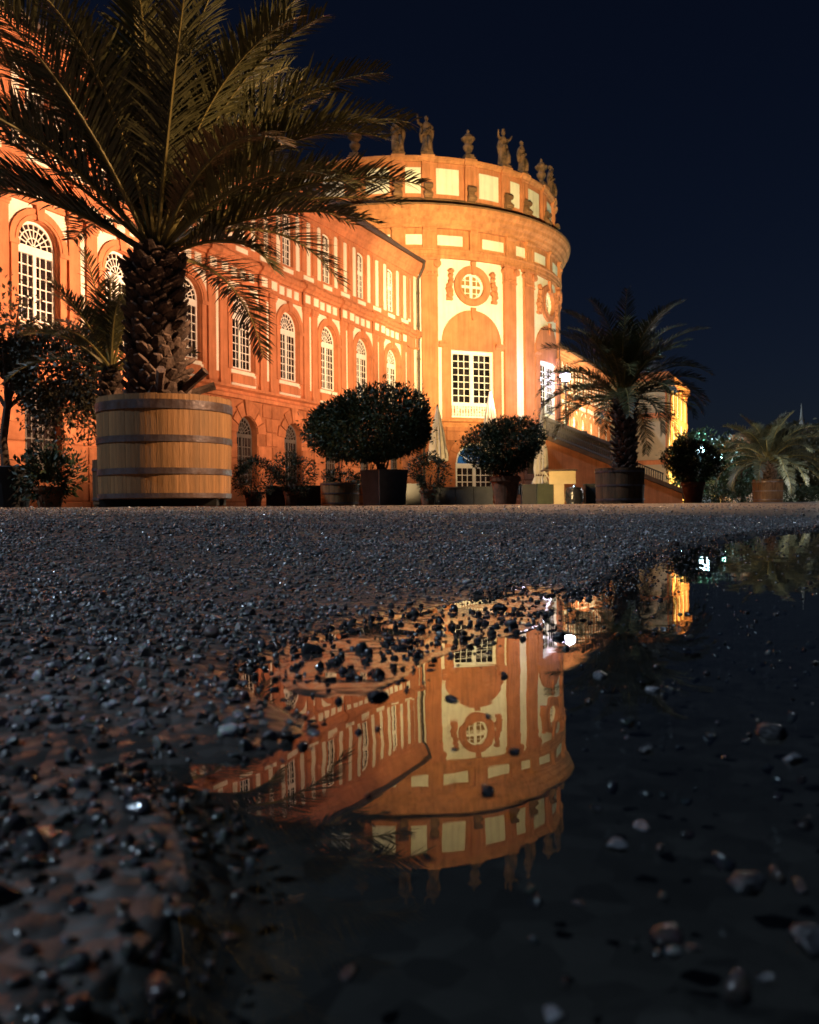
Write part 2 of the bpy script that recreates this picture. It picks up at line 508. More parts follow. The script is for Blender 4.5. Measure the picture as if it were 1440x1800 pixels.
def ground_material():
    m = bpy.data.materials.new('wet_grit')
    m.use_nodes = True
    nt = m.node_tree; b = nt.nodes['Principled BSDF']
    tc = nt.nodes.new('ShaderNodeTexCoord')
    vo = nt.nodes.new('ShaderNodeTexVoronoi'); vo.inputs['Scale'].default_value = 95
    nz = nt.nodes.new('ShaderNodeTexNoise'); nz.inputs['Scale'].default_value = 9; nz.inputs['Detail'].default_value = 8
    nt.links.new(tc.outputs['Object'], vo.inputs['Vector']); nt.links.new(tc.outputs['Object'], nz.inputs['Vector'])
    cr = nt.nodes.new('ShaderNodeValToRGB')
    cr.color_ramp.elements[0].color = (0.028, 0.024, 0.022, 1); cr.color_ramp.elements[1].color = (0.115, 0.100, 0.090, 1)
    cr.color_ramp.elements[0].position = 0.1; cr.color_ramp.elements[1].position = 0.9
    mx = nt.nodes.new('ShaderNodeMix'); mx.data_type = 'RGBA'; mx.inputs['Factor'].default_value = 0.45
    nt.links.new(vo.outputs['Color'], mx.inputs['A']); nt.links.new(nz.outputs['Fac'], mx.inputs['B'])
    bw = nt.nodes.new('ShaderNodeRGBToBW'); nt.links.new(mx.outputs['Result'], bw.inputs['Color'])
    nt.links.new(bw.outputs['Val'], cr.inputs['Fac'])
    c2 = nt.nodes.new('ShaderNodeValToRGB')                 # sandy walk before the tubs, warm light strip painted into its colour
    c2.color_ramp.elements[0].color = (0.075, 0.056, 0.042, 1); c2.color_ramp.elements[1].color = (0.17, 0.13, 0.10, 1)
    nt.links.new(bw.outputs['Val'], c2.inputs['Fac'])
    sx = nt.nodes.new('ShaderNodeSeparateXYZ'); nt.links.new(tc.outputs['Object'], sx.inputs['Vector'])
    n3 = nt.nodes.new('ShaderNodeTexNoise'); n3.inputs['Scale'].default_value = 1.3; n3.inputs['Detail'].default_value = 5; nt.links.new(tc.outputs['Object'], n3.inputs['Vector'])
    ma = nt.nodes.new('ShaderNodeMath'); ma.operation = 'MULTIPLY_ADD'; ma.inputs[1].default_value = 2.2; nt.links.new(n3.outputs['Fac'], ma.inputs[0]); nt.links.new(sx.outputs['Y'], ma.inputs[2])
    mr = nt.nodes.new('ShaderNodeMapRange'); mr.inputs['From Min'].default_value = 5.2; mr.inputs['From Max'].default_value = 7.6; nt.links.new(ma.outputs['Value'], mr.inputs['Value'])
    m3 = nt.nodes.new('ShaderNodeMix'); m3.data_type = 'RGBA'
    nt.links.new(mr.outputs['Result'], m3.inputs['Factor']); nt.links.new(cr.outputs['Color'], m3.inputs['A']); nt.links.new(c2.outputs['Color'], m3.inputs['B'])
    nt.links.new(m3.outputs['Result'], b.inputs['Base Color'])
    at_ = nt.nodes.new('ShaderNodeAttribute'); at_.attribute_name = 'wet'
    r1 = nt.nodes.new('ShaderNodeMapRange'); r1.inputs['To Min'].default_value = 0.55; r1.inputs['To Max'].default_value = 0.14
    nt.links.new(at_.outputs['Fac'], r1.inputs['Value']); nt.links.new(r1.outputs['Result'], b.inputs['Roughness'])
    r2 = nt.nodes.new('ShaderNodeMapRange'); r2.inputs['To Min'].default_value = 0.8; r2.inputs['To Max'].default_value = 0.06
    nt.links.new(at_.outputs['Fac'], r2.inputs['Value'])
    r3 = nt.nodes.new('ShaderNodeMapRange'); r3.inputs['To Min'].default_value = 1.0; r3.inputs['To Max'].default_value = 0.55
    nt.links.new(at_.outputs['Fac'], r3.inputs['Value'])
    vs = nt.nodes.new('ShaderNodeVectorMath'); vs.operation = 'SCALE'; nt.links.new(m3.outputs['Result'], vs.inputs[0]); nt.links.new(r3.outputs['Result'], vs.inputs['Scale'])
    nt.links.new(vs.outputs['Vector'], b.inputs['Base Color'])
    bp = nt.nodes.new('ShaderNodeBump'); nt.links.new(r2.outputs['Result'], bp.inputs['Strength']); bp.inputs['Distance'].default_value = 0.008
    inv = nt.nodes.new('ShaderNodeMath'); inv.operation = 'SUBTRACT'; inv.inputs[0].default_value = 1.0
    nt.links.new(vo.outputs['Distance'], inv.inputs[1]); nt.links.new(inv.outputs['Value'], bp.inputs['Height'])
    nt.links.new(bp.outputs['Normal'], b.inputs['Normal'])
    return m


def stone_material(name='wet_crushed_stone', k=1.0, r0=.06, r1=.5):
    m = bpy.data.materials.new(name)
    m.use_nodes = True
    nt = m.node_tree; b = nt.nodes['Principled BSDF']
    gi = nt.nodes.new('ShaderNodeNewGeometry')
    nz = nt.nodes.new('ShaderNodeTexNoise'); nz.inputs['Scale'].default_value = 400; nz.inputs['Detail'].default_value = 3
    tc = nt.nodes.new('ShaderNodeTexCoord'); nt.links.new(tc.outputs['Object'], nz.inputs['Vector'])
    cr = nt.nodes.new('ShaderNodeValToRGB')
    e = cr.color_ramp.elements
    e[0].color = (0.06, 0.06, 0.064, 1); e[1].color = (0.60, 0.59, 0.60, 1)
    for p, c in ((0.4, (0.17, 0.168, 0.175, 1)), (0.72, (0.26, 0.245, 0.235, 1)), (0.82, (0.16, 0.10, 0.085, 1)), (0.9, (0.32, 0.32, 0.33, 1))):
        q = e.new(p); q.color = c
    for q in e: q.color = tuple(c * k for c in q.color[:3]) + (1,)
    nt.links.new(gi.outputs['Random Per Island'], cr.inputs['Fac'])
    mu = nt.nodes.new('ShaderNodeMix'); mu.data_type = 'RGBA'; mu.blend_type = 'MULTIPLY'; mu.inputs['Factor'].default_value = 0.7
    nt.links.new(cr.outputs['Color'], mu.inputs['A']); nt.links.new(nz.outputs['Color'], mu.inputs['B'])
    nt.links.new(mu.outputs['Result'], b.inputs['Base Color'])
    mr = nt.nodes.new('ShaderNodeMapRange'); mr.inputs['To Min'].default_value = r0; mr.inputs['To Max'].default_value = r1
    wn_ = nt.nodes.new('ShaderNodeMath'); wn_.operation = 'FRACT'
    m7 = nt.nodes.new('ShaderNodeMath'); m7.operation = 'MULTIPLY'; m7.inputs[1].default_value = 17.3
    nt.links.new(gi.outputs['Random Per Island'], m7.inputs[0]); nt.links.new(m7.outputs[0], wn_.inputs[0])
    nt.links.new(wn_.outputs[0], mr.inputs['Value']); nt.links.new(mr.outputs['Result'], b.inputs['Roughness'])
    b.inputs['Specular IOR Level'].default_value = 0.6
    bp = nt.nodes.new('ShaderNodeBump'); bp.inputs['Strength'].default_value = 0.35; bp.inputs['Distance'].default_value = 0.001
    nt.links.new(nz.outputs['Fac'], bp.inputs['Height']); nt.links.new(bp.outputs['Normal'], b.inputs['Normal'])
    return m


def water_material():
    m = bpy.data.materials.new('puddle_water')
    m.use_nodes = True
    nt = m.node_tree; nt.nodes.clear()
    out = nt.nodes.new('ShaderNodeOutputMaterial')
    fr = nt.nodes.new('ShaderNodeFresnel'); fr.inputs['IOR'].default_value = 1.34
    gl = nt.nodes.new('ShaderNodeBsdfGlossy'); gl.inputs['Roughness'].default_value = 0.012
    tr = nt.nodes.new('ShaderNodeBsdfTransparent'); tr.inputs['Color'].default_value = (0.74, 0.78, 0.78, 1)
    mx = nt.nodes.new('ShaderNodeMixShader')
    tc = nt.nodes.new('ShaderNodeTexCoord')
    n1 = nt.nodes.new('ShaderNodeTexNoise'); n1.inputs['Scale'].default_value = 9; n1.inputs['Detail'].default_value = 1.0
    n2 = nt.nodes.new('ShaderNodeTexNoise'); n2.inputs['Scale'].default_value = 46; n2.inputs['Detail'].default_value = 1.0
    ad = nt.nodes.new('ShaderNodeMath'); ad.operation = 'MULTIPLY_ADD'; ad.inputs[1].default_value = 0.10
    bp = nt.nodes.new('ShaderNodeBump'); bp.inputs['Strength'].default_value = 1.0; bp.inputs['Distance'].default_value = 0.00030
    for n in (n1, n2): nt.links.new(tc.outputs['Object'], n.inputs['Vector'])
    nt.links.new(n2.outputs['Fac'], ad.inputs[0]); nt.links.new(n1.outputs['Fac'], ad.inputs[2])
    nt.links.new(ad.outputs['Value'], bp.inputs['Height'])
    for n in (fr, gl): nt.links.new(bp.outputs['Normal'], n.inputs['Normal'])
    nt.links.new(fr.outputs['Fac'], mx.inputs['Fac']); nt.links.new(tr.outputs['BSDF'], mx.inputs[1]); nt.links.new(gl.outputs['BSDF'], mx.inputs[2])
    nt.links.new(mx.outputs['Shader'], out.inputs['Surface'])
    return m


M['stone_dark'] = mat('dark_wet_stone', (0.045, 0.044, 0.048), 0.16, 0.6, 300.0, 0.3, 700.0, 0.3, base2=(0.012, 0.012, 0.014))
M['stone_pale'] = mat('pale_wet_stone', (0.16, 0.165, 0.18), 0.2, 0.6, 300.0, 0.3, 700.0, 0.5, base2=(0.05, 0.05, 0.06))
M['ground'] = ground_material(); M['stone'] = stone_material(); M['stone_wet'] = stone_material('soaked_crushed_stone', .32, .04, .28); M['water'] = water_material()
gme = make_ground(); gme.materials.append(M['ground'])
tag(part('courtyard_ground', gme), kind='structure')


def stone_protos(sub, n, seed):
    rs = np.random.RandomState(seed); out = []
    bm = bmesh.new(); bmesh.ops.create_icosphere(bm, subdivisions=sub, radius=1.0)
    bm.verts.ensure_lookup_table()
    base = np.array([v.co[:] for v in bm.verts]); fc = np.array([[v.index for v in f.verts] for f in bm.faces]); bm.free()
    for _ in range(n):
        co = base.copy()
        for _k in range(rs.randint(7, 12)):             # broken faces: planes cut off the ball
            nrm = rs.normal(size=3); nrm /= np.linalg.norm(nrm); h = rs.uniform(0.38, 0.75)
            dd = co @ nrm
            co -= np.maximum(dd - h, 0)[:, None] * nrm
        co *= 1 + rs.uniform(-0.10, 0.10, (len(co), 1))
        co *= rs.uniform(0.75, 1.25, 3) * np.array([1, 1, 0.78])
        out.append(co)
    return out, fc


def scatter(name, P, rad, sub, seed, sink=0.40, wet=None):
    protos, fc = stone_protos(sub, 14, seed)
    rs = np.random.RandomState(seed + 1)
    nv = len(protos[0]); n = len(P)
    co = np.empty((n, nv, 3)); k = rs.randint(0, len(protos), n)
    for j, p in enumerate(protos):
        s = k == j
        co[s] = p[None]
    a = rs.uniform(0, 6.283, n); c, q = np.cos(a)[:, None], np.sin(a)[:, None]
    tl = rs.normal(0, 0.35, n); ct, st = np.cos(tl)[:, None], np.sin(tl)[:, None]
    y, z = co[:, :, 1] * ct - co[:, :, 2] * st, co[:, :, 1] * st + co[:, :, 2] * ct
    x = co[:, :, 0]
    co = np.stack([x * c - y * q, x * q + y * c, z], -1) * rad[:, None, None]
    co += P[:, None, :]
    co[:, :, 2] += (rad * (0.62 - sink))[:, None]
    f = fc[None] + (np.arange(n) * nv)[:, None, None]
    wet_ = np.repeat(P[:, 2] < 0.0004 if wet is None else wet, len(fc))
    me = bpy.data.meshes.new(name)
    fill_mesh(me, co.reshape(-1, 3), f.reshape(-1, 3))
    me.materials.append(M['stone']); me.materials.append(M['stone_wet'])
    me.polygons.foreach_set('material_index', wet_.astype(np.int32))
    me.polygons.foreach_set('use_smooth', wet_ | np.repeat(rs.uniform(size=n) < .45, len(fc)))
    return me


def make_gravel():
    rs = np.random.RandomState(11)
    meshes = []
    for (y0, y1, n, r0, r1, sub, sd) in ((0.12, 0.75, 15000, 0.0013, 0.0042, 2, 1), (0.72, 1.6, 36000, 0.0017, 0.0042, 1, 2), (1.55, 4.2, 48000, 0.0030, 0.0062, 1, 3), (4.1, 7.0, 4500, 0.005, 0.009, 1, 4)):
        Y = np.sqrt(rs.uniform(y0 ** 2, y1 ** 2, n)); X = rs.uniform(-1, 1, n) * (0.56 * Y + 0.10)
        d = shore_dist(X, Y)
        dn = d / np.clip(Y, 0.2, 2.0)
        rad = r0 + (r1 - r0) * rs.uniform(0, 1, n) ** 2.6
        rad = rad * np.where(rs.uniform(0, 1, n) < .025, rs.uniform(1.4, 2.1, n), 1)
        right = np.clip((X / Y - 0.13) / 0.15, 0, 1)
        bar = np.exp(-((X - (-0.035 + (Y - 0.50) * 0.60)) / 0.035) ** 2) * np.clip((Y - 0.42) / 0.05, 0, 1) * np.clip((0.78 - Y) / 0.05, 0, 1)
        left = np.clip((-0.12 - X / Y) / 0.2, 0, 1)
        p = np.where(dn > 0, 1.0, 0.75 * np.exp(dn / 0.035) + 0.014 + 0.050 * right + 0.30 * bar + 0.10 * left)
        infl = lambda P: shore_dist(X, Y, P) < 0
        p = np.where(infl(FLAT), np.maximum(p * .5, 0.16 + 0.2 * bar), np.where(infl(LEFT), np.maximum(p, 0.95), np.where(infl(MOUND), np.maximum(p, .12), p)))
        p = p * np.where(d > 0, np.clip(.78 + .30 * wav(X, Y, 4, 16), .3, 1), 1)
        keep = rs.uniform(0, 1, n) < p
        X, Y, d, rad = X[keep], Y[keep], d[keep], rad[keep]
        Z = ground_z(X, Y, d)
        wet = d < 0
        Z = np.where(wet, np.maximum(Z, -rad * rs.uniform(0.2, 1.1, len(X))), Z)
        meshes.append(scatter('gravel', np.stack([X, Y, Z], 1), rad, sub, sd, wet=d < 0.02 * Y))
    return meshes


for me in make_gravel():
    tag(part('gravel', me), kind='stuff', label='dark wet crushed gravel covering the bank round the puddle')

wm = MB()
wm.quad((-1.2, -1.6, 0), (7.6, -1.6, 0), (7.6, 5.6, 0), (-1.2, 5.6, 0))
tag(wm.build('puddle_water', M['water']), kind='structure')

# single stones that stand out in the puddle
PEB = [(40, 1505, 62, 0.6, 'big pale split stone at the left shore of the puddle'),
       (190, 1560, 34, 0.5, 'bluish wet stone with a bright glint near the lower left water'),
       (262, 1455, 30, 0.6, 'pale blue shiny stone left of the mirrored palm frond'),
       (200, 1415, 28, 0.6, 'small light stone beside the pale blue shiny stone'),
       (850, 1392, 46, 0.9, 'dark domed stone breaking the water on the mirrored cornice'),
       (790, 1230, 30, 0.9, 'dark flat stone on the mirrored arch of the rotunda'),
       (902, 1322, 22, 0.9, 'little dark stone on the mirrored pair of pilasters'),
       (1052, 1188, 34, 0.8, 'grey flake lying in open water right of the mirrored rotunda'),
       (1145, 1214, 34, 0.8, 'second grey flake in open water, below the mirrored tower'),
       (1132, 1318, 36, 0.9, 'dark wet stone alone in open water right of the mirrored cornice'),
       (1045, 1423, 32, 0.7, 'thin flat pebble at the right tip of the mirrored attic'),
       (1122, 1452, 46, 0.5, 'flat pale blue pebble lying in the dark water'),
       (1075, 1490, 48, 1.0, 'dark pebble with a brown flank beside the flat pale pebble'),
       (1012, 1590, 30, 0.7, 'small rounded pebble in the dark lower water'),
       (1310, 1555, 82, 1.0, 'large dark stone with a blue glint at its foot'),
       (1400, 1560, 50, 1.0, 'reddish brown stone at the right edge of the photo'),
       (1350, 1290, 52, 1.0, 'black wet stone among glints in the right hand water'),
       (1390, 1335, 40, 1.0, 'reddish stone on a pale film of water at right'),
       (1425, 1660, 110, 1.0, 'largest black stone, cut by the right edge of the photo'),
       (1340, 1720, 46, 0.7, 'dull stone below the largest black stone'),
       (965, 1788, 60, 0.8, 'pale glossy stone at the bottom edge of the photo'),
       (605, 1712, 46, 0.7, 'blurred rounded stone in the foreground water'),
       (400, 1650, 44, 0.6, 'blurred grey stone in the lower left foreground'),
       (1210, 1668, 34, 0.6, 'blurred small stone left of the largest black stone'),
       (700, 1143, 44, 1.0, 'flat dark slab of stone among the pebbles on the orange shallows'),
       (575, 1200, 36, 1.0, 'blackish stone near the tip of the gravel spit'),
       (660, 1225, 34, 1.0, 'blackish stone in the middle of the orange shallows'),
       (880, 1070, 28, 1.0, 'spiky dark stone at the far end of the orange shallows'),
       (980, 1120, 34, 1.0, 'dark stone beside the white mirrored lamp')]
_pp, _pf = stone_protos(3, 10, 77)
for i, (px, py, w, hgt, lab) in enumerate(PEB):
    x, y = pxg(px, py)
    r = w / F * y * 0.5
    me = bpy.data.meshes.new('stone')
    fill_mesh(me, _pp[i % 10] * np.array([r, r, r * hgt * 0.75]), _pf)
    me.materials.append(M['stone_pale' if any(k in lab for k in ('pale', 'light ', 'flake')) else 'stone_dark'])
    o = part('stone', me, None, (x, y, r * hgt * 0.12), rnd.uniform(0, 6))
    tag(o, lab, 'stone', 'single stones in the puddle')

# ------------------------------------------------------------ palace wing (galleries left and right of the rotunda)
E_DIR = Vector((0.4241, 0.9056, 0)); N_DIR = Vector((0.9056, -0.4241, 0))
W_ANG = math.atan2(0.9056, 0.4241)
W0 = Vector((-11.62, 27.75, GZ))
BAY = 3.6
PI = math.pi
GW = dict(hw=0.73, zb=1.0, zs=3.22)           # ground floor window
PW = dict(hw=0.80, zb=5.93, zs=8.31)          # arched window, main floor
UW = dict(hw=0.45, zb=11.25, zs=13.55)        # upper window
GO = 0.25                                     # the ground floor stands out by this much
cache = {}


def cm(key, fn):
    if key not in cache: cache[key] = fn()
    return cache[key]


def arched_window_frame(hw, zb, zs, cols, rows, trans=0.26, bar=0.034, fan=True, mull=0.12, name='window', mat_='frame', low=0.0):
    mb = MB()
    fw = 0.085
    h1 = zs - (trans if trans else 0)
    mb.box(-hw, -hw + fw, 0, 0.09, zb, zs); mb.box(hw - fw, hw, 0, 0.09, zb, zs)
    mb.box(-hw + fw, hw - fw, 0.002, 0.088, zb, zb + 0.10)
    if trans: mb.box(-hw + fw, hw - fw, -0.02, 0.10, h1, zs)
    if mull: mb.box(-mull / 2, mull / 2, -0.015, 0.085, zb + 0.10, h1)
    x0, x1 = -hw + fw, hw - fw
    for i in range(1, cols):
        x = x0 + (x1 - x0) * i / cols
        if mull and abs(x) < mull * 0.6: continue
        mb.box(x - bar / 2, x + bar / 2, 0.012, 0.07, zb + 0.10, h1)
    for j in range(1, rows):
        z = zb + 0.10 + (h1 - zb - 0.10) * j / rows
        mb.box(x0, x1, 0.016, 0.066, z - bar / 2, z + bar / 2)
    if fan:
        mb.arc(0, zs, hw - fw, hw, 0, PI, 0, 0.09, 20)
        for r in (0.36, 0.68):
            mb.arc(0, zs, hw * r - bar / 2, hw * r + bar / 2, 0, PI, 0.016, 0.066, 16)
        for k in range(1, 10):
            a = PI * k / 10
            c, s = math.cos(a), math.sin(a)
            r0, r1 = hw * 0.36, hw - fw
            if k % 2 == 0: r0 = 0.05
            px, pz = -s * bar / 2, c * bar / 2
            mb.prism([(r0 * c + px, zs + r0 * s + pz), (r1 * c + px, zs + r1 * s + pz), (r1 * c - px, zs + r1 * s - pz), (r0 * c - px, zs + r0 * s - pz)], 0.012, 0.07)
    elif low:
        n = 8
        top = [(hw * math.cos(PI * k / n), zs + low * math.sin(PI * k / n)) for k in range(n + 1)]
        inn = [((hw - fw) * math.cos(PI * k / n), zs - 0.02 + (low - fw * 0.7) * math.sin(PI * k / n)) for k in range(n + 1)]
        for k in range(n):
            mb.prism([top[k], top[k + 1], inn[k + 1], inn[k]], 0.001, 0.089)
    return mb.mesh(name, M[mat_])


def add_panes(parent, hw, zb, zs, cols, rows, trans, fan, single, m='pane', low=0.0):
    fw = 0.085; h1 = zs - (trans if trans else 0)
    x0, x1 = -hw + fw, hw - fw
    if single:
        w = (x1 - x0) / cols - 0.03; h = (h1 - zb - 0.10) / rows - 0.03

        def mk():
            b = MB(); b.box(-w / 2, w / 2, 0.034, 0.046, -h / 2, h / 2); return b.mesh('pane', M[m])
        me = cm(('pane', round(w, 3), round(h, 3), m), mk)
        for i in range(cols):
            for j in range(rows):
                o = part('pane', me, parent, (x0 + (x1 - x0) * (i + 0.5) / cols, 0, zb + 0.10 + (h1 - zb - 0.10) * (j + 0.5) / rows))
                o.rotation_euler = (rnd.uniform(-.012, .012), 0, rnd.uniform(-.012, .012))
    else:
        b = MB(); b.box(x0, x1, 0.034, 0.046, zb + 0.10, h1)
        part('pane', cm(('sheet', hw, zb, zs, m), lambda: b.mesh('pane', M[m])), parent)
    if fan:
        if single:
            for k in range(10):
                for q, (ra, rb) in enumerate(((0.36, 0.68), (0.68, 0.9))):
                    b = MB(); b.arc(0, zs, hw * ra + 0.015, hw * rb - 0.012, PI * k / 10 + 0.025, PI * (k + 1) / 10 - 0.025, 0.034, 0.046, 2)
                    part('fan_pane', cm(('fp', hw, zs, k, q, m), lambda: b.mesh('fan_pane', M[m])), parent)
            b = MB(); b.arc(0, zs, 0.02, hw * 0.36 - 0.01, 0, PI, 0.034, 0.046, 8)
            part('fan_pane', cm(('fp0', hw, zs, m), lambda: b.mesh('fan_pane', M[m])), parent)
        else:
            b = MB(); b.arc(0, zs, 0.02, hw - fw, 0, PI, 0.034, 0.046, 14)
            part('fan_pane', cm(('fps', hw, zs, m), lambda: b.mesh('fan_pane', M[m])), parent)
    elif low:
        b = MB(); n = 8
        b.prism([((hw - fw) * math.cos(PI * k / n), zs - 0.02 + (low - fw * 0.7) * math.sin(PI * k / n)) for k in range(n + 1)], 0.034, 0.046)
        part('pane', cm(('low', hw, zs, m), lambda: b.mesh('pane', M[m])), parent)


def wing_wall_mesh():
    b = MB()
    b.wall_open(-BAY / 2, BAY / 2, 4.75, 15.0, [(0, PW['hw'], 'arch', PW['zb'], PW['zs'], PW['hw']), (0, UW['hw'], 'arch', UW['zb'], UW['zs'], 0.17)], 0.0, 0.32)
    return b.mesh('wall', M['stucco'])


def ground_wall_mesh():
    b = MB()
    b.wall_open(-BAY / 2, BAY / 2, -0.3, 4.75, [(0, GW['hw'], 'arch', GW['zb'], GW['zs'], GW['hw'])], -GO + 0.06, 0.42)
    return b.mesh('basement_wall', M['block'])


def archivolt_mesh():
    b = MB()
    b.arc(0, PW['zs'], PW['hw'] + 0.02, 1.15, 0, PI, -0.10, 0.03, 22)
    b.arc(0, PW['zs'], PW['hw'] + 0.10, PW['hw'] + 0.15, 0, PI, -0.125, -0.099, 22)
    for s in (-1, 1):
        b.box(*sorted((s * (PW['hw'] + 0.02), s * 1.08)), -0.09, 0.03, PW['zb'] - 0.05, PW['zs'] - 0.14)
        b.box(*sorted((s * (PW['hw'] + 0.0), s * 1.16)), -0.13, 0.03, PW['zs'] - 0.14, PW['zs'])
    b.prism([(-0.11, PW['zs'] + PW['hw'] - 0.02), (0.11, PW['zs'] + PW['hw'] - 0.02), (0.17, PW['zs'] + 1.24), (-0.17, PW['zs'] + 1.24)], -0.16, -0.02)
    return b.mesh('archivolt', M['stucco'])


def spandrel_mesh(s):
    """white triangle left between arch and pilaster"""
    r = 1.16; zc = PW['zs']
    pts = [(s * 1.22, zc + 0.28), (s * 1.22, 9.56), (s * 0.25, 9.56)]
    a0 = math.atan2(9.50 - zc, 0.25); a1 = math.atan2(0.28, 1.22)
    for k in range(9):
        a = PI / 2 * 0.93 + (0.16 - PI / 2 * 0.93) * k / 8
        pts.append((s * r * math.cos(a), zc + r * math.sin(a)))
    if s < 0: pts = pts[::-1]
    b = MB(); b.prism(pts[::-1], -0.022, 0.02)
    return b.mesh('wall_panel', M['white'])


def pilaster_mesh():
    b = MB(); w = 0.24
    b.box(-w, w, -0.11, 0.03, 5.35, 9.30)
    b.box(-w - 0.05, w + 0.05, -0.15, 0.03, 5.15, 5.36)
    b.box(-w - 0.03, w + 0.03, -0.135, 0.03, 9.30, 9.40); b.box(-w - 0.06, w + 0.06, -0.17, 0.03, 9.40, 9.58)
    return b.mesh('pilaster', M['stucco'])


def upper_pilaster_mesh():
    b = MB()
    for x in (-0.50, 0.50):
        b.box(x - 0.16, x + 0.16, -0.06, 0.03, 11.30, 13.75)
    b.box(-0.75, 0.75, -0.09, 0.03, 13.75, 13.93)
    return b.mesh('pilaster', M['stucco'])


def rect_panel(w, h, key, m='white', d=0.03, arch=0.0):
    def mk():
        b = MB()
        if arch:
            b.prism([(-w / 2, -h / 2), (w / 2, -h / 2)] + [(w / 2 * math.cos(PI * k / 6), h / 2 + arch * math.sin(PI * k / 6)) for k in range(7)], -d, 0.02)
        else: b.box(-w / 2, w / 2, -d, 0.02, -h / 2, h / 2)
        return b.mesh('wall_panel', M[m])
    return cm(('rp', key, w, h, m), mk)


def apron_mesh():
    b = MB(); b.box(-0.83, 0.83, -0.085, 0.02, 5.32, 5.66); return b.mesh('apron', M['stucco'])


def band_mesh(name, prof, m, brk=None, bz=0.0):
    """moulding along one bay: prof = (y, z) points; brk = half width over the pier where it steps forward"""
    b = MB()
    segs = [(-BAY / 2, BAY / 2, 0.0)] if not brk else [(-BAY / 2, -BAY / 2 + brk, bz), (-BAY / 2 + brk, BAY / 2 - brk, 0.0), (BAY / 2 - brk, BAY / 2, bz)]
    for x0, x1, o in segs:
        n = len(prof)
        pts = [(y - o, z) for y, z in prof]
        vs = [(x0, y, z) for y, z in pts] + [(x1, y, z) for y, z in pts]
        fs = [(i, i + 1, n + i + 1, n + i) for i in range(n - 1)]
        fs += [tuple(range(n - 1, -1, -1)), tuple(range(n, 2 * n))]
        b.add(vs, fs)
    return b.mesh(name, M[m])


def block_meshes():
    out = []
    z = 0.30; hcs = 0.615; j = 0
    b = MB(); b.block(-BAY / 2 + .01, BAY / 2 - .01, -GO - 0.10, -GO + 0.10, -0.3, 0.29, 0.03); out.append(('plinth_stone', b.mesh('plinth_stone', M['block'])))
    while z + hcs < 4.75:
        z1 = z + hcs - 0.03
        if z1 < GW['zs'] + 0.1:
            e = GW['hw'] + 0.02; ends = [(-BAY / 2 + .008, -e), (e, BAY / 2 - .008)]
            if z1 < GW['zb']: ends = [(-BAY / 2 + .008, -0.05), (-0.02, BAY / 2 - .008)]
        elif z < GW['zs'] + 1.30:
            e = 1.36 if z < 3.9 else 1.12; ends = [(-BAY / 2 + .008, -e), (e, BAY / 2 - .008)]
        else: ends = [(-BAY / 2 + .008, -0.02), (0.01, BAY / 2 - .008)]
        for a, c in ends:
            b = MB(); b.block(a, c, -GO, -GO + 0.12, z, z1, 0.028); out.append(('stone_block', b.mesh('stone_block', M['block'])))
        z += hcs; j += 1
    for k in range(7):
        a0 = PI * k / 7 + 0.03; a1 = PI * (k + 1) / 7 - 0.03
        b = MB(); r1 = 1.32 if k % 2 == 0 else 1.18
        if k == 3: r1 = 1.42
        b.arc(0, GW['zs'], GW['hw'] + 0.015, r1, a0, a1, -GO - (0.06 if k == 3 else 0.012), -GO + 0.12, 3)
        out.append(('voussoir', b.mesh('voussoir', M['block'])))
    return out


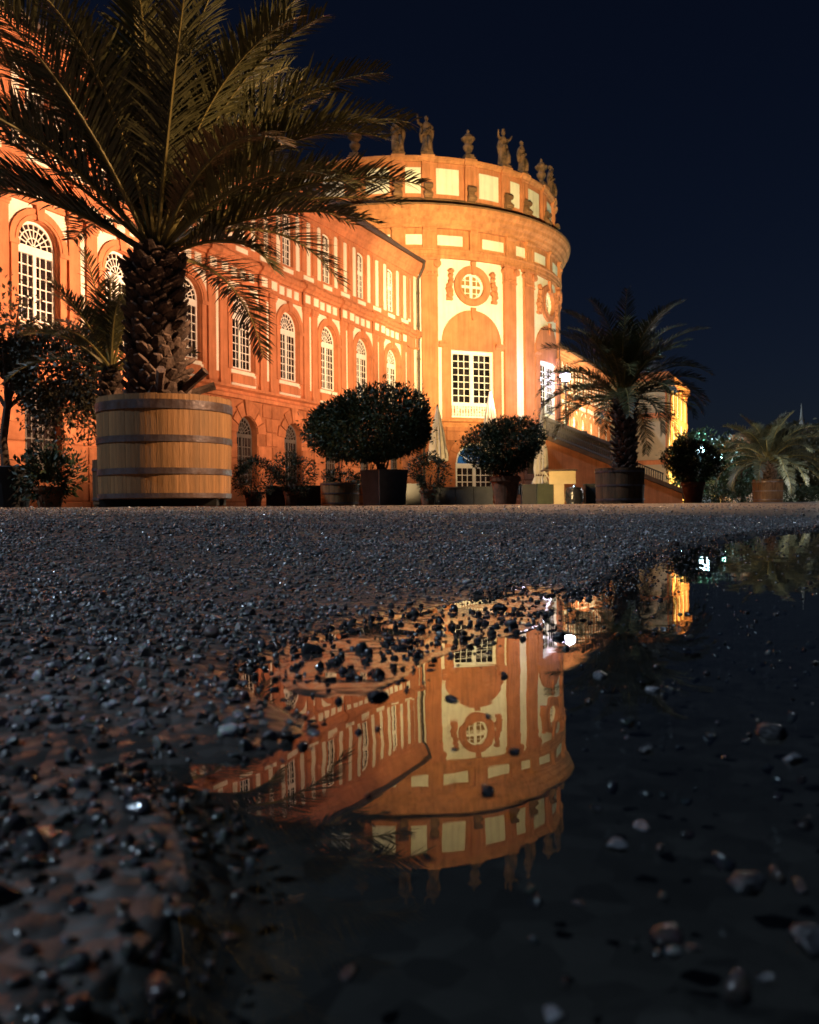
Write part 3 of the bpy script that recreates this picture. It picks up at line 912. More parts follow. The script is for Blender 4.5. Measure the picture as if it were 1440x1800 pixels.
def wing_bay(root, x, detail):
    P = lambda name, me, loc=(0, 0, 0): part(name, me, root, (x + loc[0], loc[1], loc[2]))
    P('wall', cm('ww', wing_wall_mesh)); P('basement_wall', cm('gw', ground_wall_mesh))
    for nm, me in cm('blocks', block_meshes): P(nm, me)
    # windows
    near = detail == 2
    w = P('window', cm('pwf', lambda: arched_window_frame(PW['hw'], PW['zb'], PW['zs'], 6, 6)), (0, 0.16, 0))
    add_panes(w, PW['hw'], PW['zb'], PW['zs'], 6, 6, 0.26, True, near)
    w = P('window', cm('uwf', lambda: arched_window_frame(UW['hw'], UW['zb'], UW['zs'], 4, 7, 0, 0.034, False, 0.07, low=0.17)), (0, 0.16, 0))
    b = cm('uwt', lambda: (lambda q: (q.box(-UW['hw'] + .08, UW['hw'] - .08, -0.01, 0.09, 12.55, 12.75), q.mesh('transom', M['frame']))[1])(MB()))
    part('transom', b, w)
    add_panes(w, UW['hw'], UW['zb'], UW['zs'], 4, 7, 0, False, False, low=0.17)
    w = P('grille_window', cm('gwf', lambda: arched_window_frame(GW['hw'], GW['zb'], GW['zs'], 6, 5, 0.16, 0.045, True, 0.09, 'grille_window', 'darkframe')), (0, -GO + 0.34, 0))
    add_panes(w, GW['hw'], GW['zb'], GW['zs'], 6, 5, 0.16, True, False)
    P('archivolt', cm('av', archivolt_mesh))
    for s in (-1, 1):
        P('wall_panel', cm(('sp', s), lambda: spandrel_mesh(s)))
        P('pilaster', cm('pil', pilaster_mesh), (s * 1.42, 0, 0))
        P('wall_panel', rect_panel(0.29, 2.50, 'us', arch=0.10), (s * 0.82, 0, 12.45))
        P('wall_panel', rect_panel(0.16, 0.55, 'ap', d=0.02), (s * 0.86, 0, 5.50)) if s > 0 else None
    P('wall_panel', rect_panel(0.28, 3.55, 'nar', d=0.02), (BAY / 2, 0, 7.45))
    P('wall_panel', rect_panel(0.29, 2.50, 'us', arch=0.10), (BAY / 2, 0, 12.45))
    P('upper_pilaster', cm('upil', upper_pilaster_mesh), (BAY / 2, 0, 0))
    P('apron', cm('apron', apron_mesh))
    P('wall_panel', rect_panel(1.66, 0.15, 'ap2', d=0.035), (0, 0, 5.80)); P('wall_panel', rect_panel(1.66, 0.13, 'ap3', d=0.035), (0, 0, 5.27))
    for dx in (-0.62, 0.0, 0.62): P('frieze_panel', rect_panel(0.40, 0.38, 'fr', d=0.065), (dx, 0, 9.97))
    for dx in (-1.42, 1.42): P('frieze_panel', rect_panel(0.42, 0.38, 'fr', d=0.20), (dx, 0, 9.97))
    P('wall_panel', rect_panel(0.90, 0.20, 'us2', d=0.03), (BAY / 2, 0, 11.05)); P('wall_panel', rect_panel(0.84, 0.20, 'us3', d=0.03), (0, 0, 11.02))
    # mouldings
    P('frieze', cm('frz', lambda: band_mesh('frieze', [(0.02, 9.58), (-0.08, 9.585), (-0.08, 9.70), (-0.045, 9.72), (-0.045, 10.24), (0.02, 10.25)], 'stucco', 0.70, 0.13)))
    P('string_course', cm('str', lambda: band_mesh('string_course', [(0.02, 10.25), (-0.10, 10.26), (-0.14, 10.38), (-0.26, 10.44), (-0.28, 10.58), (-0.18, 10.62), (-0.16, 10.72), (-0.03, 10.80), (0.02, 10.81)], 'stucco', 0.70, 0.13)))
    P('base_cornice', cm('bas', lambda: band_mesh('base_cornice', [(0.02, 4.60), (-GO - 0.08, 4.62), (-GO - 0.10, 4.78), (-GO - 0.02, 4.84), (-GO - 0.02, 4.95), (-GO - 0.20, 5.02), (-GO - 0.20, 5.12), (-0.06, 5.17), (0.02, 5.17)], 'stucco')))
    P('eave_cornice', cm('eav', lambda: band_mesh('eave_cornice', [(0.02, 14.00), (-0.10, 14.02), (-0.12, 14.20), (-0.24, 14.28), (-0.26, 14.42), (-0.46, 14.62), (-0.50, 14.80), (0.02, 14.82)], 'stucco')))
    P('gutter', cm('gut', lambda: band_mesh('gutter', [(-0.40, 14.82), (-0.60, 14.83), (-0.66, 14.98), (-0.58, 15.04), (-0.36, 15.04)], 'gutter')))
    P('roof', cm('roof', lambda: band_mesh('roof', [(-0.45, 15.0), (3.2, 17.9), (8.5, 18.6), (8.5, 15.0)], 'slate')))


def palace_wing(label, first, n, start_x, mirror_end=False):
    root = thing('palace_wing', label, 'palace wing', W0 + E_DIR * start_x, W_ANG)
    for i in range(first, first + n):
        wing_bay(root, i * BAY, 2 if (start_x == 0 and i <= 1) else 1)
    b = MB()
    xa = (first - 0.5) * BAY; xb = (first + n - 0.5) * BAY
    b.box(xa, xb, 8.2, 8.5, -0.3, 15.0); b.box(xa, xa + 0.3, 0.35, 8.2, -0.3, 15.0); b.box(xb - 0.3, xb, 0.35, 8.2, -0.3, 15.0)
    b.build('rear_wall', M['stucco'], root)
    return root


wing = palace_wing('long orange palace wing with white arched windows behind the big palm', -3, 11, 0.0)
# the end strip with white quoin and downpipe, beside the rotunda
xe = 7.5 * BAY
b = MB(); b.wall_open(xe, xe + 1.75, -0.3, 15.0, [], 0.0, 0.1); b.box(xe + 1.45, xe + 1.75, 0.0, 8.0, -0.3, 15.0); b.build('end_wall', M['stucco'], wing)
part('wall_panel', rect_panel(0.30, 8.6, 'end', d=0.03), wing, (xe + 1.42, 0, 10.0))
part('wall_panel', rect_panel(0.30, 2.6, 'us', arch=0.10), wing, (xe + 0.62, 0, 12.45))
b = MB()
pts = [(xe + 1.62, -0.60, 14.9), (xe + 1.62, -0.50, 14.5), (xe + 1.62, -0.16, 13.9), (xe + 1.62, -0.16, 5.3), (xe + 1.62, -0.44, 4.9), (xe + 1.62, -0.44, 0.2)]
b.tube(pts, 0.085, 8)
for z in (13.0, 11.0, 9.0, 7.0, 3.0): b.tube([(xe + 1.62, -0.16 if z > 5 else -0.44, z), (xe + 1.62, -0.16 if z > 5 else -0.44, z + 0.08)], 0.12, 8)
b.build('downpipe', M['gutter'], wing)
for nm, key, ll in (('eave_cornice', 'eav', 1), ('gutter', 'gut', 1), ('frieze', 'frz', 1), ('string_course', 'str', 1), ('base_cornice', 'bas', 1), ('roof', 'roof', 1)):
    o = part(nm, cache[key], wing, (xe + 0.875, 0.004, 0)); o.scale = (1.74 / BAY, 1, 1)

wing2 = palace_wing('yellow lit far palace wing peeping out right of the round tower', 0, 9, 50.1 + 1.8)

# end pavilion of the far wing
PAV = W0 + E_DIR * 83.0 + N_DIR * 6.2
pav = thing('end_pavilion', 'tall corner pavilion with yellow lit front and beige side, right of the far wing', 'pavilion', PAV, W_ANG)
PLN, PDP = 17.0, 14.0
hol = []
for i in range(5):
    cx = 1.9 + i * 3.3
    hol += [(cx, 0.62, 'rect', 1.2, 3.6, 0), (cx, 0.68, 'arch', 6.0, 8.4, 0.68), (cx, 0.55, 'rect', 11.2, 13.4, 0)]
b = MB(); b.wall_open(0, PLN, -0.3, 15.2, hol, 0, 0.35); b.build('front_wall', M['yellowwall'], pav)
hs = [(2.2, 0.62, 'rect', 1.2, 3.4, 0), (2.2, 0.66, 'rect', 6.0, 8.8, 0), (2.2, 0.55, 'rect', 11.2, 13.2, 0)]
b = MB(); b.wall_open(0, PDP, -0.3, 15.2, hs, 0, 0.35); o = b.build('side_wall', M['beige'], pav, (0, PDP, 0), -PI / 2)
b = MB(); b.box(PLN - 0.3, PLN, 0.4, PDP, -0.3, 15.2); b.box(0.4, PLN, PDP - 0.3, PDP, -0.3, 15.2); b.build('rear_wall', M['beige'], pav)
for (cx, hw, kind, zb, zs, rise) in hol:
    def mkf():
        q = MB()
        q.box(-hw, -hw + .08, 0, .08, zb, zs); q.box(hw - .08, hw, 0, .08, zb, zs); q.box(-hw + .08, hw - .08, 0.002, .078, zb, zb + .1); q.box(-hw + .08, hw - .08, 0.002, .078, zs - .1, zs)
        q.box(-.05, .05, -.01, .07, zb + .1, zs - .1)
        for k in range(1, 5): q.box(-hw + .08, hw - .08, .01, .06, zb + (zs - zb) * k / 5 - .02, zb + (zs - zb) * k / 5 + .02)
        if kind == 'arch': q.arc(0, zs, hw - .08, hw, 0, PI, 0, .08, 12)
        return q.mesh('window', M['frame'])
    w = part('window', cm(('pvw', hw, zb), mkf), pav, (cx, 0.2, 0))

    def mkp():
        q = MB(); q.box(-hw + .06, hw - .06, .03, .045, zb + .05, zs)
        if kind == 'arch': q.disc(0, zs, hw - .06, 0, PI, .035)
        return q.mesh('pane', M['pane'])
    part('pane', cm(('pvp', hw, zb), mkp), w)
for (cx, hw, kind, zb, zs, rise) in hs:
    q = MB(); q.box(-hw, hw, 0.2, 0.24, zb, zs); q.box(-0.05, 0.05, 0.15, 0.2, zb, zs)
    w = q.build('window', M['pane'], pav, (0, PDP - cx, 0), -PI / 2)
for i in range(6):
    q = MB(); q.box(-0.28, 0.28, -0.14, 0.03, 5.2, 14.0); q.box(-0.36, 0.36, -0.20, 0.03, 13.9, 14.2)
    part('pilaster', cm('pvpil', lambda: q.mesh('pilaster', M['stucco'])), pav, (0.3 + i * 3.28, 0, 0))
    if i < 5: part('wall_panel', rect_panel(0.34, 7.6, 'pv', d=0.04), pav, (0.95 + i * 3.28, 0, 9.6)); part('wall_panel', rect_panel(0.34, 7.6, 'pv', d=0.04), pav, (2.9 + i * 3.28, 0, 9.6))
for z, h, o_, nm, m_ in ((4.7, 0.5, 0.25, 'base_cornice', 'stucco'), (10.0, 0.6, 0.2, 'string_course', 'stucco'), (14.3, 0.9, 0.45, 'eave_cornice', 'stucco')):
    q = MB(); q.box(-o_, PLN + o_, -o_, -0.004, z, z + h); q.box(-o_, -0.004, -0.004, PDP, z + 0.003, z + h - 0.003); q.build(nm, M[m_], pav)
q = MB(); q.add([(-.5, -.5, 15.2), (PLN + .5, -.5, 15.2), (PLN + .5, PDP + .5, 15.2), (-.5, PDP + .5, 15.2), (2, 2, 17.4), (PLN - 2, 2, 17.4), (PLN - 2, PDP - 2, 17.4), (2, PDP - 2, 17.4)],
              [(0, 1, 5, 4), (1, 2, 6, 5), (2, 3, 7, 6), (3, 0, 4, 7), (4, 5, 6, 7), (3, 2, 1, 0)])
q.build('roof', M['slate'], pav)
q = MB(); q.box(PLN - 4.6, PLN - 1.0, -1.5, -0.21, 5.6, 5.85); q.box(PLN - 4.4, PLN - 4.1, -1.1, -0.26, 5.0, 5.6); q.box(PLN - 1.5, PLN - 1.2, -1.1, -0.26, 5.0, 5.6)
q.build('balcony', M['stucco'], pav)
q = MB()
for k in range(13): q.box(PLN - 4.55 + k * 0.28, PLN - 4.51 + k * 0.28, -1.46, -1.42, 5.85, 6.8)
q.box(PLN - 4.58, PLN - 1.02, -1.47, -1.41, 6.8, 6.86)
q.build('balcony_railing', M['rail'], pav)

# ------------------------------------------------------------ rotunda
RC = Vector((-0.30, 66.0, GZ)); RR = 11.35
T0, PER, HP = 22.7, 38.0, 14.3               # degrees: first visible bay, bay period, pilaster offset
BL = RR * R_(PER)                            # arc length of one bay
PILW = 1.0
rot = thing('rotunda', 'round orange and cream palace tower with attic storey and crowning statues', 'rotunda', RC)


def bpart(name, mb, m, th, parent=None, smooth=False, key=None):
    me = cm(key, lambda: mb().mesh(name, M[m], bend=RR, smooth=smooth))
    return part(name, me, parent or rot, (0, 0, 0), R_(th))


def moulding(b, x0, x1, prof, o=0.0, n=10):
    k = len(prof); vs = []; fs = []
    for i in range(n + 1):
        x = x0 + (x1 - x0) * i / n
        vs += [(x, y - o, z) for y, z in prof]
    for i in range(n):
        fs += [(i * k + j, i * k + j + 1, (i + 1) * k + j + 1, (i + 1) * k + j) for j in range(k - 1)]
    fs += [tuple(range(k - 1, -1, -1)), tuple(n * k + j for j in range(k))]
    b.add(vs, fs)


WHW, AHW = 1.50, 2.08
D0 = (-0.55, 1.55, 'arch', 0.3, 2.55, 1.50)


def r_wall():
    b = MB()
    b.wall_open(-BL / 2, BL / 2, 5.3, 15.5, [(0, WHW, 'rect', 5.62, 9.85, 0), (0, 0.80, 'circle', 13.1, 13.9, 0.80)], 0.0, 0.34, 0.35)
    return b


def r_gwall():
    b = MB(); b.wall_open(-BL / 2, BL / 2, -0.3, 5.3, [(0, 1.32, 'arch', 0.3, 2.75, 1.30)], -0.22, 0.5, 0.35); return b


def r_window(name, hw, zb, zs, cols, rows, mull, fw=0.16, bar=0.045):
    b = MB()
    b.box(-hw, -hw + fw, 0, .10, zb, zs); b.box(hw - fw, hw, 0, .10, zb, zs); b.box(-hw + fw, hw - fw, .002, .098, zs - fw * 1.4, zs, 6); b.box(-hw + fw, hw - fw, .002, .098, zb, zb + .1, 6)
    b.box(-mull / 2, mull / 2, -.02, .09, zb + .1, zs - fw * 1.4)
    half = hw - fw - mull / 2
    for s in (-1, 1):
        for i in range(1, cols):
            x = s * (mull / 2 + half * i / cols); b.box(x - bar / 2, x + bar / 2, .01, .07, zb + .1, zs - fw * 1.4)
        for j in range(1, rows):
            z = zb + .1 + (zs - fw * 1.4 - zb - .1) * j / rows
            b.box(*sorted((s * mull / 2, s * (mull / 2 + half))), .014, .066, z - bar / 2, z + bar / 2, 2)
    return b


def capital(w, z0, z1):
    b = MB()
    b.box(-w / 2 - .04, w / 2 + .04, -.26, .02, z0, z0 + .10, 3)
    b.box(-w / 2 - .02, w / 2 + .02, -.22, .02, z0 + .10, z1 - .14, 3)
    b.box(-w / 2 - .16, w / 2 + .16, -.34, .02, z1 - .14, z1, 3)
    for s in (-1, 1):
        b.arc(s * (w / 2 - .02), z1 - .38, 0.03, 0.23, 0, 2 * PI, -.36, -.10, 14)
    for k in range(4):
        b.ball((-w / 2 + w * (k + .5) / 4, -.25, z0 + .22), .085, 6, 4)
    return b


def festoon(side):
    """carved bunch hanging beside the round window"""
    b = MB(); rs = random.Random(5)
    for z, r in ((14.62, .10), (14.46, .13), (14.28, .12), (14.08, .15), (13.86, .18), (13.62, .21), (13.38, .20), (13.18, .14)):
        for k in range(3):
            b.ball((side * (1.40 + (.16 if z < 13.9 else 0.06)) + rs.uniform(-.09, .09), -.16 + rs.uniform(-.06, .06), z + rs.uniform(-.07, .07)), r * rs.uniform(.7, 1.1), 7, 5, jit=.18)
    for k in range(9):
        a = R_(20 + k * 18)
        x = side * 1.44; z = 14.62
        b.prism([(x - .04, z - .06), (x + .04, z - .06), (x + .26 * math.cos(a), z + .06 + .26 * math.sin(a))], -.20, -.05)
    b.box(*sorted((side * 1.36, side * 1.76)), -.20, .02, 12.92, 13.10, 2)
    return b


for kb in range(-2, 4):
    th = T0 + kb * PER
    vis = kb in (-1, 0, 1)
    bpart('wall', r_wall, 'white', th, key='r_wall')
    bpart('basement_wall', r_gwall, 'block', th, key='r_gwall')
    # rusticated courses
    def courses():
        out = []
        z = 0.55; j = 0
        while z < 4.9:
            z1 = min(z + .60, 5.12)
            hw_ = 1.36 if z < 2.7 else (1.9 if z < 4.0 else 0.0)
            segs = []
            for s in (-1, 1):
                L = BL / 2 - hw_
                k = 2
                for q in range(k):
                    a = hw_ + L * q / k + .012; c = hw_ + L * (q + 1) / k - .012
                    segs.append((a, c) if s > 0 else (-c, -a))
            for a, c in segs:
                b = MB(); b.block(a, c, -.32, -.2, z, z1 - .03, .028, 4); out.append(('stone_block', b.mesh('stone_block', M['block'], bend=RR)))
            z += .60; j += 1
        for k in range(7):
            b = MB(); b.arc(0, 2.75, 1.33, 1.86, PI * k / 7 + .02, PI * (k + 1) / 7 - .02, -.33, -.2, 4)
            out.append(('voussoir', b.mesh('voussoir', M['block'], bend=RR)))
        return out
    for nm, me in cm('r_courses', courses): part(nm, me, rot, (0, 0, 0), R_(th))

    def plinth():
        b = MB(); moulding(b, -BL / 2, BL / 2, [(.1, -.3), (-.45, -.3), (-.45, .45), (-.34, .55), (.1, .55)]); return b
    bpart('plinth', plinth, 'block', th, key='r_pl')

    def basec():
        b = MB(); moulding(b, -BL / 2, BL / 2, [(.05, 5.0), (-.40, 5.0), (-.42, 5.14), (-.34, 5.18), (-.34, 5.26), (-.55, 5.34), (-.56, 5.46), (-.2, 5.52), (.05, 5.52)], n=12); return b
    bpart('base_cornice', basec, 'stucco_ring', th, key='r_bc')

    # arch filling and its orange surround
    def tymp():
        b = MB()
        b.wall_open(-AHW, AHW, 5.52, 10.35, [(0, WHW, 'rect', 5.62, 9.85, 0)], -.12, .12, .3)
        n = 22
        prev = None
        for i in range(n):
            a0, a1 = PI * i / n, PI * (i + 1) / n
            xa, za, xb, zb_ = AHW * math.cos(a0), 10.35 + 2.02 * math.sin(a0), AHW * math.cos(a1), 10.35 + 2.02 * math.sin(a1)
            b.quad((xa, -.12, 10.35), (xa, -.12, za), (xb, -.12, zb_), (xb, -.12, 10.35))
            b.quad((xa, -.12, za), (xa, .02, za), (xb, .02, zb_), (xb, -.12, zb_))
        for s in (-1, 1):
            b.quad((s * AHW, -.12, 5.52), (s * AHW, .02, 5.52), (s * AHW, .02, 10.35), (s * AHW, -.12, 10.35))
        return b
    bpart('arch_panel', tymp, 'stucco', th, key='r_ty')

    def impost():
        b = MB()
        for s in (-1, 1):
            moulding(b, *sorted((s * (WHW + .08), s * (AHW + .20))), [(0, 9.98), (-.16, 10.0), (-.18, 10.14), (-.30, 10.26), (-.30, 10.36), (0, 10.37)], n=3)
        return b
    bpart('impost', impost, 'stucco', th, key='r_im')

    def keyst():
        b = MB(); b.prism([(-.10, 11.75), (.10, 11.75), (.17, 12.52), (-.17, 12.52)], -.24, -.1); return b
    bpart('keystone', keyst, 'stucco', th, key='r_ks')
    # main window
    w = part('window', cm('r_wm', lambda: r_window('window', WHW - .02, 6.5, 9.84, 3, 7, .26).mesh('window', M['frame'])), rot,
             ((RR - .20) * math.sin(R_(th)), -(RR - .20) * math.cos(R_(th)), 0), R_(th))
    hw_, mull = WHW - .02, .26; half = hw_ - .16 - mull / 2
    pw, ph = half / 3 - .035, (9.84 - .16 * 1.4 - 6.6) / 7 - .035
    pm = cm('r_pm', lambda: (lambda q: (q.box(-pw / 2, pw / 2, .034, .05, -ph / 2, ph / 2), q.mesh('pane', M['pane']))[1])(MB()))
    if kb in (0, 1):
        for s in (-1, 1):
            for i in range(3):
                for j in range(7):
                    o = part('pane', pm, w, (s * (mull / 2 + half * (i + .5) / 3), 0, 6.6 + (9.84 - .224 - 6.6) * (j + .5) / 7))
                    o.rotation_euler = (rnd.uniform(-.012, .012), 0, rnd.uniform(-.012, .012))
    else:
        q = MB(); q.box(-hw_ + .1, hw_ - .1, .034, .05, 6.5, 9.8); part('pane', cm('r_sheet', lambda: q.mesh('pane', M['pane'])), w)

    # ornate balustrade under the window
    def bal():
        b = MB(); rs = random.Random(9)
        b.box(-WHW + .03, WHW - .03, .0, .16, 6.36, 6.50, 6); b.box(-WHW + .03, WHW - .03, .0, .16, 5.62, 5.74, 6)
        for i in range(15):
            x = -WHW + .14 + i * (2 * WHW - .28) / 14
            b.lathe([(.05, 5.74), (.085, 5.86), (.045, 6.0), (.06, 6.08), (.045, 6.14), (.08, 6.24), (.05, 6.36)], 7, (x, .08, 0))
        for i in range(46):
            b.ball((rs.uniform(-1.4, 1.4), .0, rs.uniform(5.8, 6.3)), rs.uniform(.04, .075), 5, 4, jit=.2)
        return b
    bpart('balustrade', bal, 'frame', th, key='r_bal')
    q = MB(); q.box(-WHW + .02, WHW - .02, .2, .3, 5.62, 6.5, 4); bpart('parapet', lambda: q, 'stucco', th, key='r_par')

    # oculus
    def ocs():
        b = MB(); b.arc(0, 13.9, .80, 1.25, 0, 2 * PI, -.18, .03, 32); b.arc(0, 13.9, .86, .95, 0, 2 * PI, -.24, -.17, 32)
        b.prism([(-.10, 14.6), (.10, 14.6), (.16, 15.40), (-.16, 15.40)], -.30, -.1); return b
    bpart('oculus_surround', ocs, 'stucco', th, key='r_ocs')

    def ocw():
        b = MB(); b.arc(0, 13.9, .70, .80, 0, 2 * PI, .0, .09, 28); b.box(-.09, .09, -.02, .08, 13.18, 14.62); b.box(-.72, .72, -.018, .078, 13.82, 13.98)
        for d in (-.40, .40):
            l = math.sqrt(.7 ** 2 - d * d)
            b.box(d - .022, d + .022, .01, .06, 13.9 - l, 13.9 + l); b.box(-l, l, .014, .056, 13.9 + d - .022, 13.9 + d + .022)
        return b.mesh('oculus_window', M['frame'])
    w = part('oculus_window', cm('r_ocw', ocw), rot, ((RR - .16) * math.sin(R_(th)), -(RR - .16) * math.cos(R_(th)), 0), R_(th))
    q = MB(); q.disc(0, 13.9, .74, 0, 2 * PI, .045, 28); part('pane', cm('r_ocp', lambda: q.mesh('pane', M['pane_lit'])), w)
    for s in (-1, 1): bpart('festoon', lambda: festoon(s), 'stucco', th, key=('r_fs', s))

    # ground floor door-window
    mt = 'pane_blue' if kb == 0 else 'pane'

    def gdoor():
        b = MB()
        b.box(-1.30, -1.18, 0, .1, .3, 2.75); b.box(1.18, 1.30, 0, .1, .3, 2.75); b.box(-1.18, 1.18, -.01, .11, 2.45, 2.75); b.box(-.11, .11, -.02, .09, .3, 2.45)
        b.arc(0, 2.75, 1.17, 1.30, 0, PI, 0, .1, 20)
        for k in range(1, 6):
            a = PI * k / 6; c, s = math.cos(a), math.sin(a); px, pz = -s * .03, c * .03
            b.prism([(px, 2.75 + pz), (1.2 * c + px, 2.75 + 1.2 * s + pz), (1.2 * c - px, 2.75 + 1.2 * s - pz), (-px, 2.75 - pz)], .012, .06)
        for s in (-1, 1):
            for i in (1, 2):
                x = s * (.11 + 1.07 * i / 3); b.box(x - .025, x + .025, .01, .06, .3, 2.45)
            for j in range(1, 5): z = .3 + 2.15 * j / 5; b.box(*sorted((s * .11, s * 1.18)), .014, .056, z - .025, z + .025)
        return b.mesh('door', M['frame'])
    w = part('door', cm('r_gd', gdoor), rot, ((RR + .02) * math.sin(R_(th)), -(RR + .02) * math.cos(R_(th)), 0), R_(th))
    q = MB(); q.disc(0, 2.75, 1.18, 0, PI, .035, 16); part('fan_pane', cm(('r_gp', mt), lambda: q.mesh('fan_pane', M[mt])), w)
    q2 = MB(); q2.box(-1.2, 1.2, .034, .05, .3, 2.46); part('pane', cm('r_gp2', lambda: q2.mesh('pane', M['pane'])), w)

    # pilasters, capitals, entablature, attic
    for s in (-1, 1):
        def pil():
            b = MB(); b.box(-PILW / 2, PILW / 2, -.20, .02, 5.95, 14.35, 3)
            b.box(-PILW / 2 - .10, PILW / 2 + .10, -.30, .02, 5.52, 5.74, 3); b.box(-PILW / 2 - .05, PILW / 2 + .05, -.25, .02, 5.74, 5.95, 3)
            return b
        bpart('pilaster', pil, 'stucco', th + s * HP, key='r_pil')
        bpart('capital', lambda: capital(PILW, 14.35, 15.5), 'stucco', th + s * HP, key='r_cap')

    def archit():
        b = MB(); moulding(b, -BL / 2, BL / 2, [(.05, 15.5), (-.22, 15.5), (-.22, 15.68), (-.27, 15.70), (-.27, 15.92), (-.34, 15.96), (-.34, 16.06), (.05, 16.07)], n=12); return b
    bpart('architrave', archit, 'stucco_ring', th, key='r_ar')

    def friz():
        b = MB(); moulding(b, -BL / 2, BL / 2, [(.05, 16.05), (-.12, 16.05), (-.12, 17.32), (.05, 17.32)], n=12)
        for x in [s * R_(HP) * RR for s in (-1, 1)] + [0]:
            w_ = .42 if x else .26
            moulding(b, x - w_, x + w_, [(0, 16.08), (-.30, 16.08), (-.30, 17.10), (-.42, 17.20), (-.42, 17.33), (0, 17.34)], n=3)
            for d in (-.2, .2) if x else ():
                moulding(b, x + d - .05, x + d + .05, [(0, 16.15), (-.34, 16.15), (-.34, 17.0), (0, 17.02)], n=1)
        return b
    bpart('frieze', friz, 'stucco_ring', th, key='r_fr')
    for x, w_ in ((-1.50, 1.62), (1.50, 1.62)):
        q = MB(); q.box(x - w_ / 2, x + w_ / 2, -.15, -.1, 16.30, 16.92, 5); bpart('frieze_panel', lambda: q, 'white', th, key=('r_fp', x))
    q3 = MB(); q3.box(-.52, .52, -.15, -.1, 16.30, 16.92, 4); bpart('frieze_panel', lambda: q3, 'white', th + PER / 2, key='r_fp3')

    def corn():
        b = MB()
        moulding(b, -BL / 2, BL / 2, [(.1, 17.30), (-.30, 17.32), (-.34, 17.46), (-.46, 17.56), (-.50, 17.74), (-.72, 17.92), (-.76, 18.12), (-.92, 18.30), (-.96, 18.52), (.1, 18.53)], n=14)
        return b
    bpart('cornice', corn, 'stucco_ring', th, key='r_co')

    def ledge():
        b = MB(); moulding(b, -BL / 2, BL / 2, [(.6, 18.52), (-.98, 18.53), (-1.0, 18.62), (-.1, 18.86), (-.06, 18.90), (.6, 18.90)], n=14); return b
    bpart('ledge', ledge, 'ledge', th, key='r_le')

    def abase():
        b = MB(); moulding(b, -BL / 2, BL / 2, [(.9, 18.88), (.02, 18.88), (.02, 19.20), (.12, 19.28), (.9, 19.28)], n=12)
        return b
    bpart('attic_plinth', abase, 'ledge', th, key='r_ab')

    def attic():
        b = MB(); moulding(b, -BL / 2, BL / 2, [(1.0, 19.2), (.30, 19.26), (.30, 21.58), (1.0, 21.58)], n=12)
        for x in [s * R_(HP) * RR for s in (-1, 1)] + [0]:
            w_ = .36
            moulding(b, x - w_, x + w_, [(.4, 19.26), (.10, 19.26), (.10, 21.45), (.04, 21.5), (.04, 21.58), (.4, 21.58)], n=3)
            for d in (-.16, .16):
                moulding(b, x + d - .05, x + d + .05, [(.2, 19.9), (.055, 19.9), (.055, 21.3), (.2, 21.3)], n=1)
        return b
    bpart('attic_wall', attic, 'stucco', th, key='r_at')
    for x, w_ in ((-1.50, 1.52), (1.50, 1.52)):
        q = MB(); q.box(x - w_ / 2, x + w_ / 2, .24, .32, 19.62, 21.22, 5); bpart('attic_panel', lambda: q, 'white', th, key=('r_ap', x))
    q3 = MB(); q3.box(-.50, .50, .24, .32, 19.62, 21.22, 4); bpart('attic_panel', lambda: q3, 'white', th + PER / 2, key='r_ap3')

    def scroll():
        b = MB(); b.box(-.24, .24, -.22, .12, 19.22, 19.62); b.box(-.20, .20, -.12, .12, 19.62, 19.98)
        for r0, r1, y in ((0.0, .19, -.14),):
            n = 10
            b.tube([(-.27, y, 20.0), (.27, y, 20.0)], .17, 10)
            b.tube([(-.27, -.22, 19.42), (.27, -.22, 19.42)], .13, 8)
        return b
    for a in (-HP, 0, HP): bpart('scroll_console', scroll, 'ledge', th + a, key='r_sc')

    def acop():
        b = MB(); moulding(b, -BL / 2, BL / 2, [(1.2, 21.58), (.20, 21.58), (.14, 21.68), (.0, 21.76), (.0, 21.88), (.2, 21.92), (1.2, 21.94)], n=14)
        for x in [s * R_(HP) * RR for s in (-1, 1)] + [0]:
            moulding(b, x - .42, x + .42, [(1.2, 21.56), (.06, 21.57), (-.10, 21.75), (-.10, 21.93), (1.2, 21.95)], n=3)
        return b
    bpart('attic_coping', acop, 'stucco_ring', th, key='r_ac')

b = MB(); b.lathe([(RR - .45, -.3), (RR - .45, 19.0)], 64, a0=R_(-125 - 90 + 25), a1=R_(-125 + 90 + 120)); 
b = MB(); b.lathe([(RR - .6, 21.3), (4.0, 23.0), (0.05, 23.6)], 48); b.build('roof', M['slate'], rot)


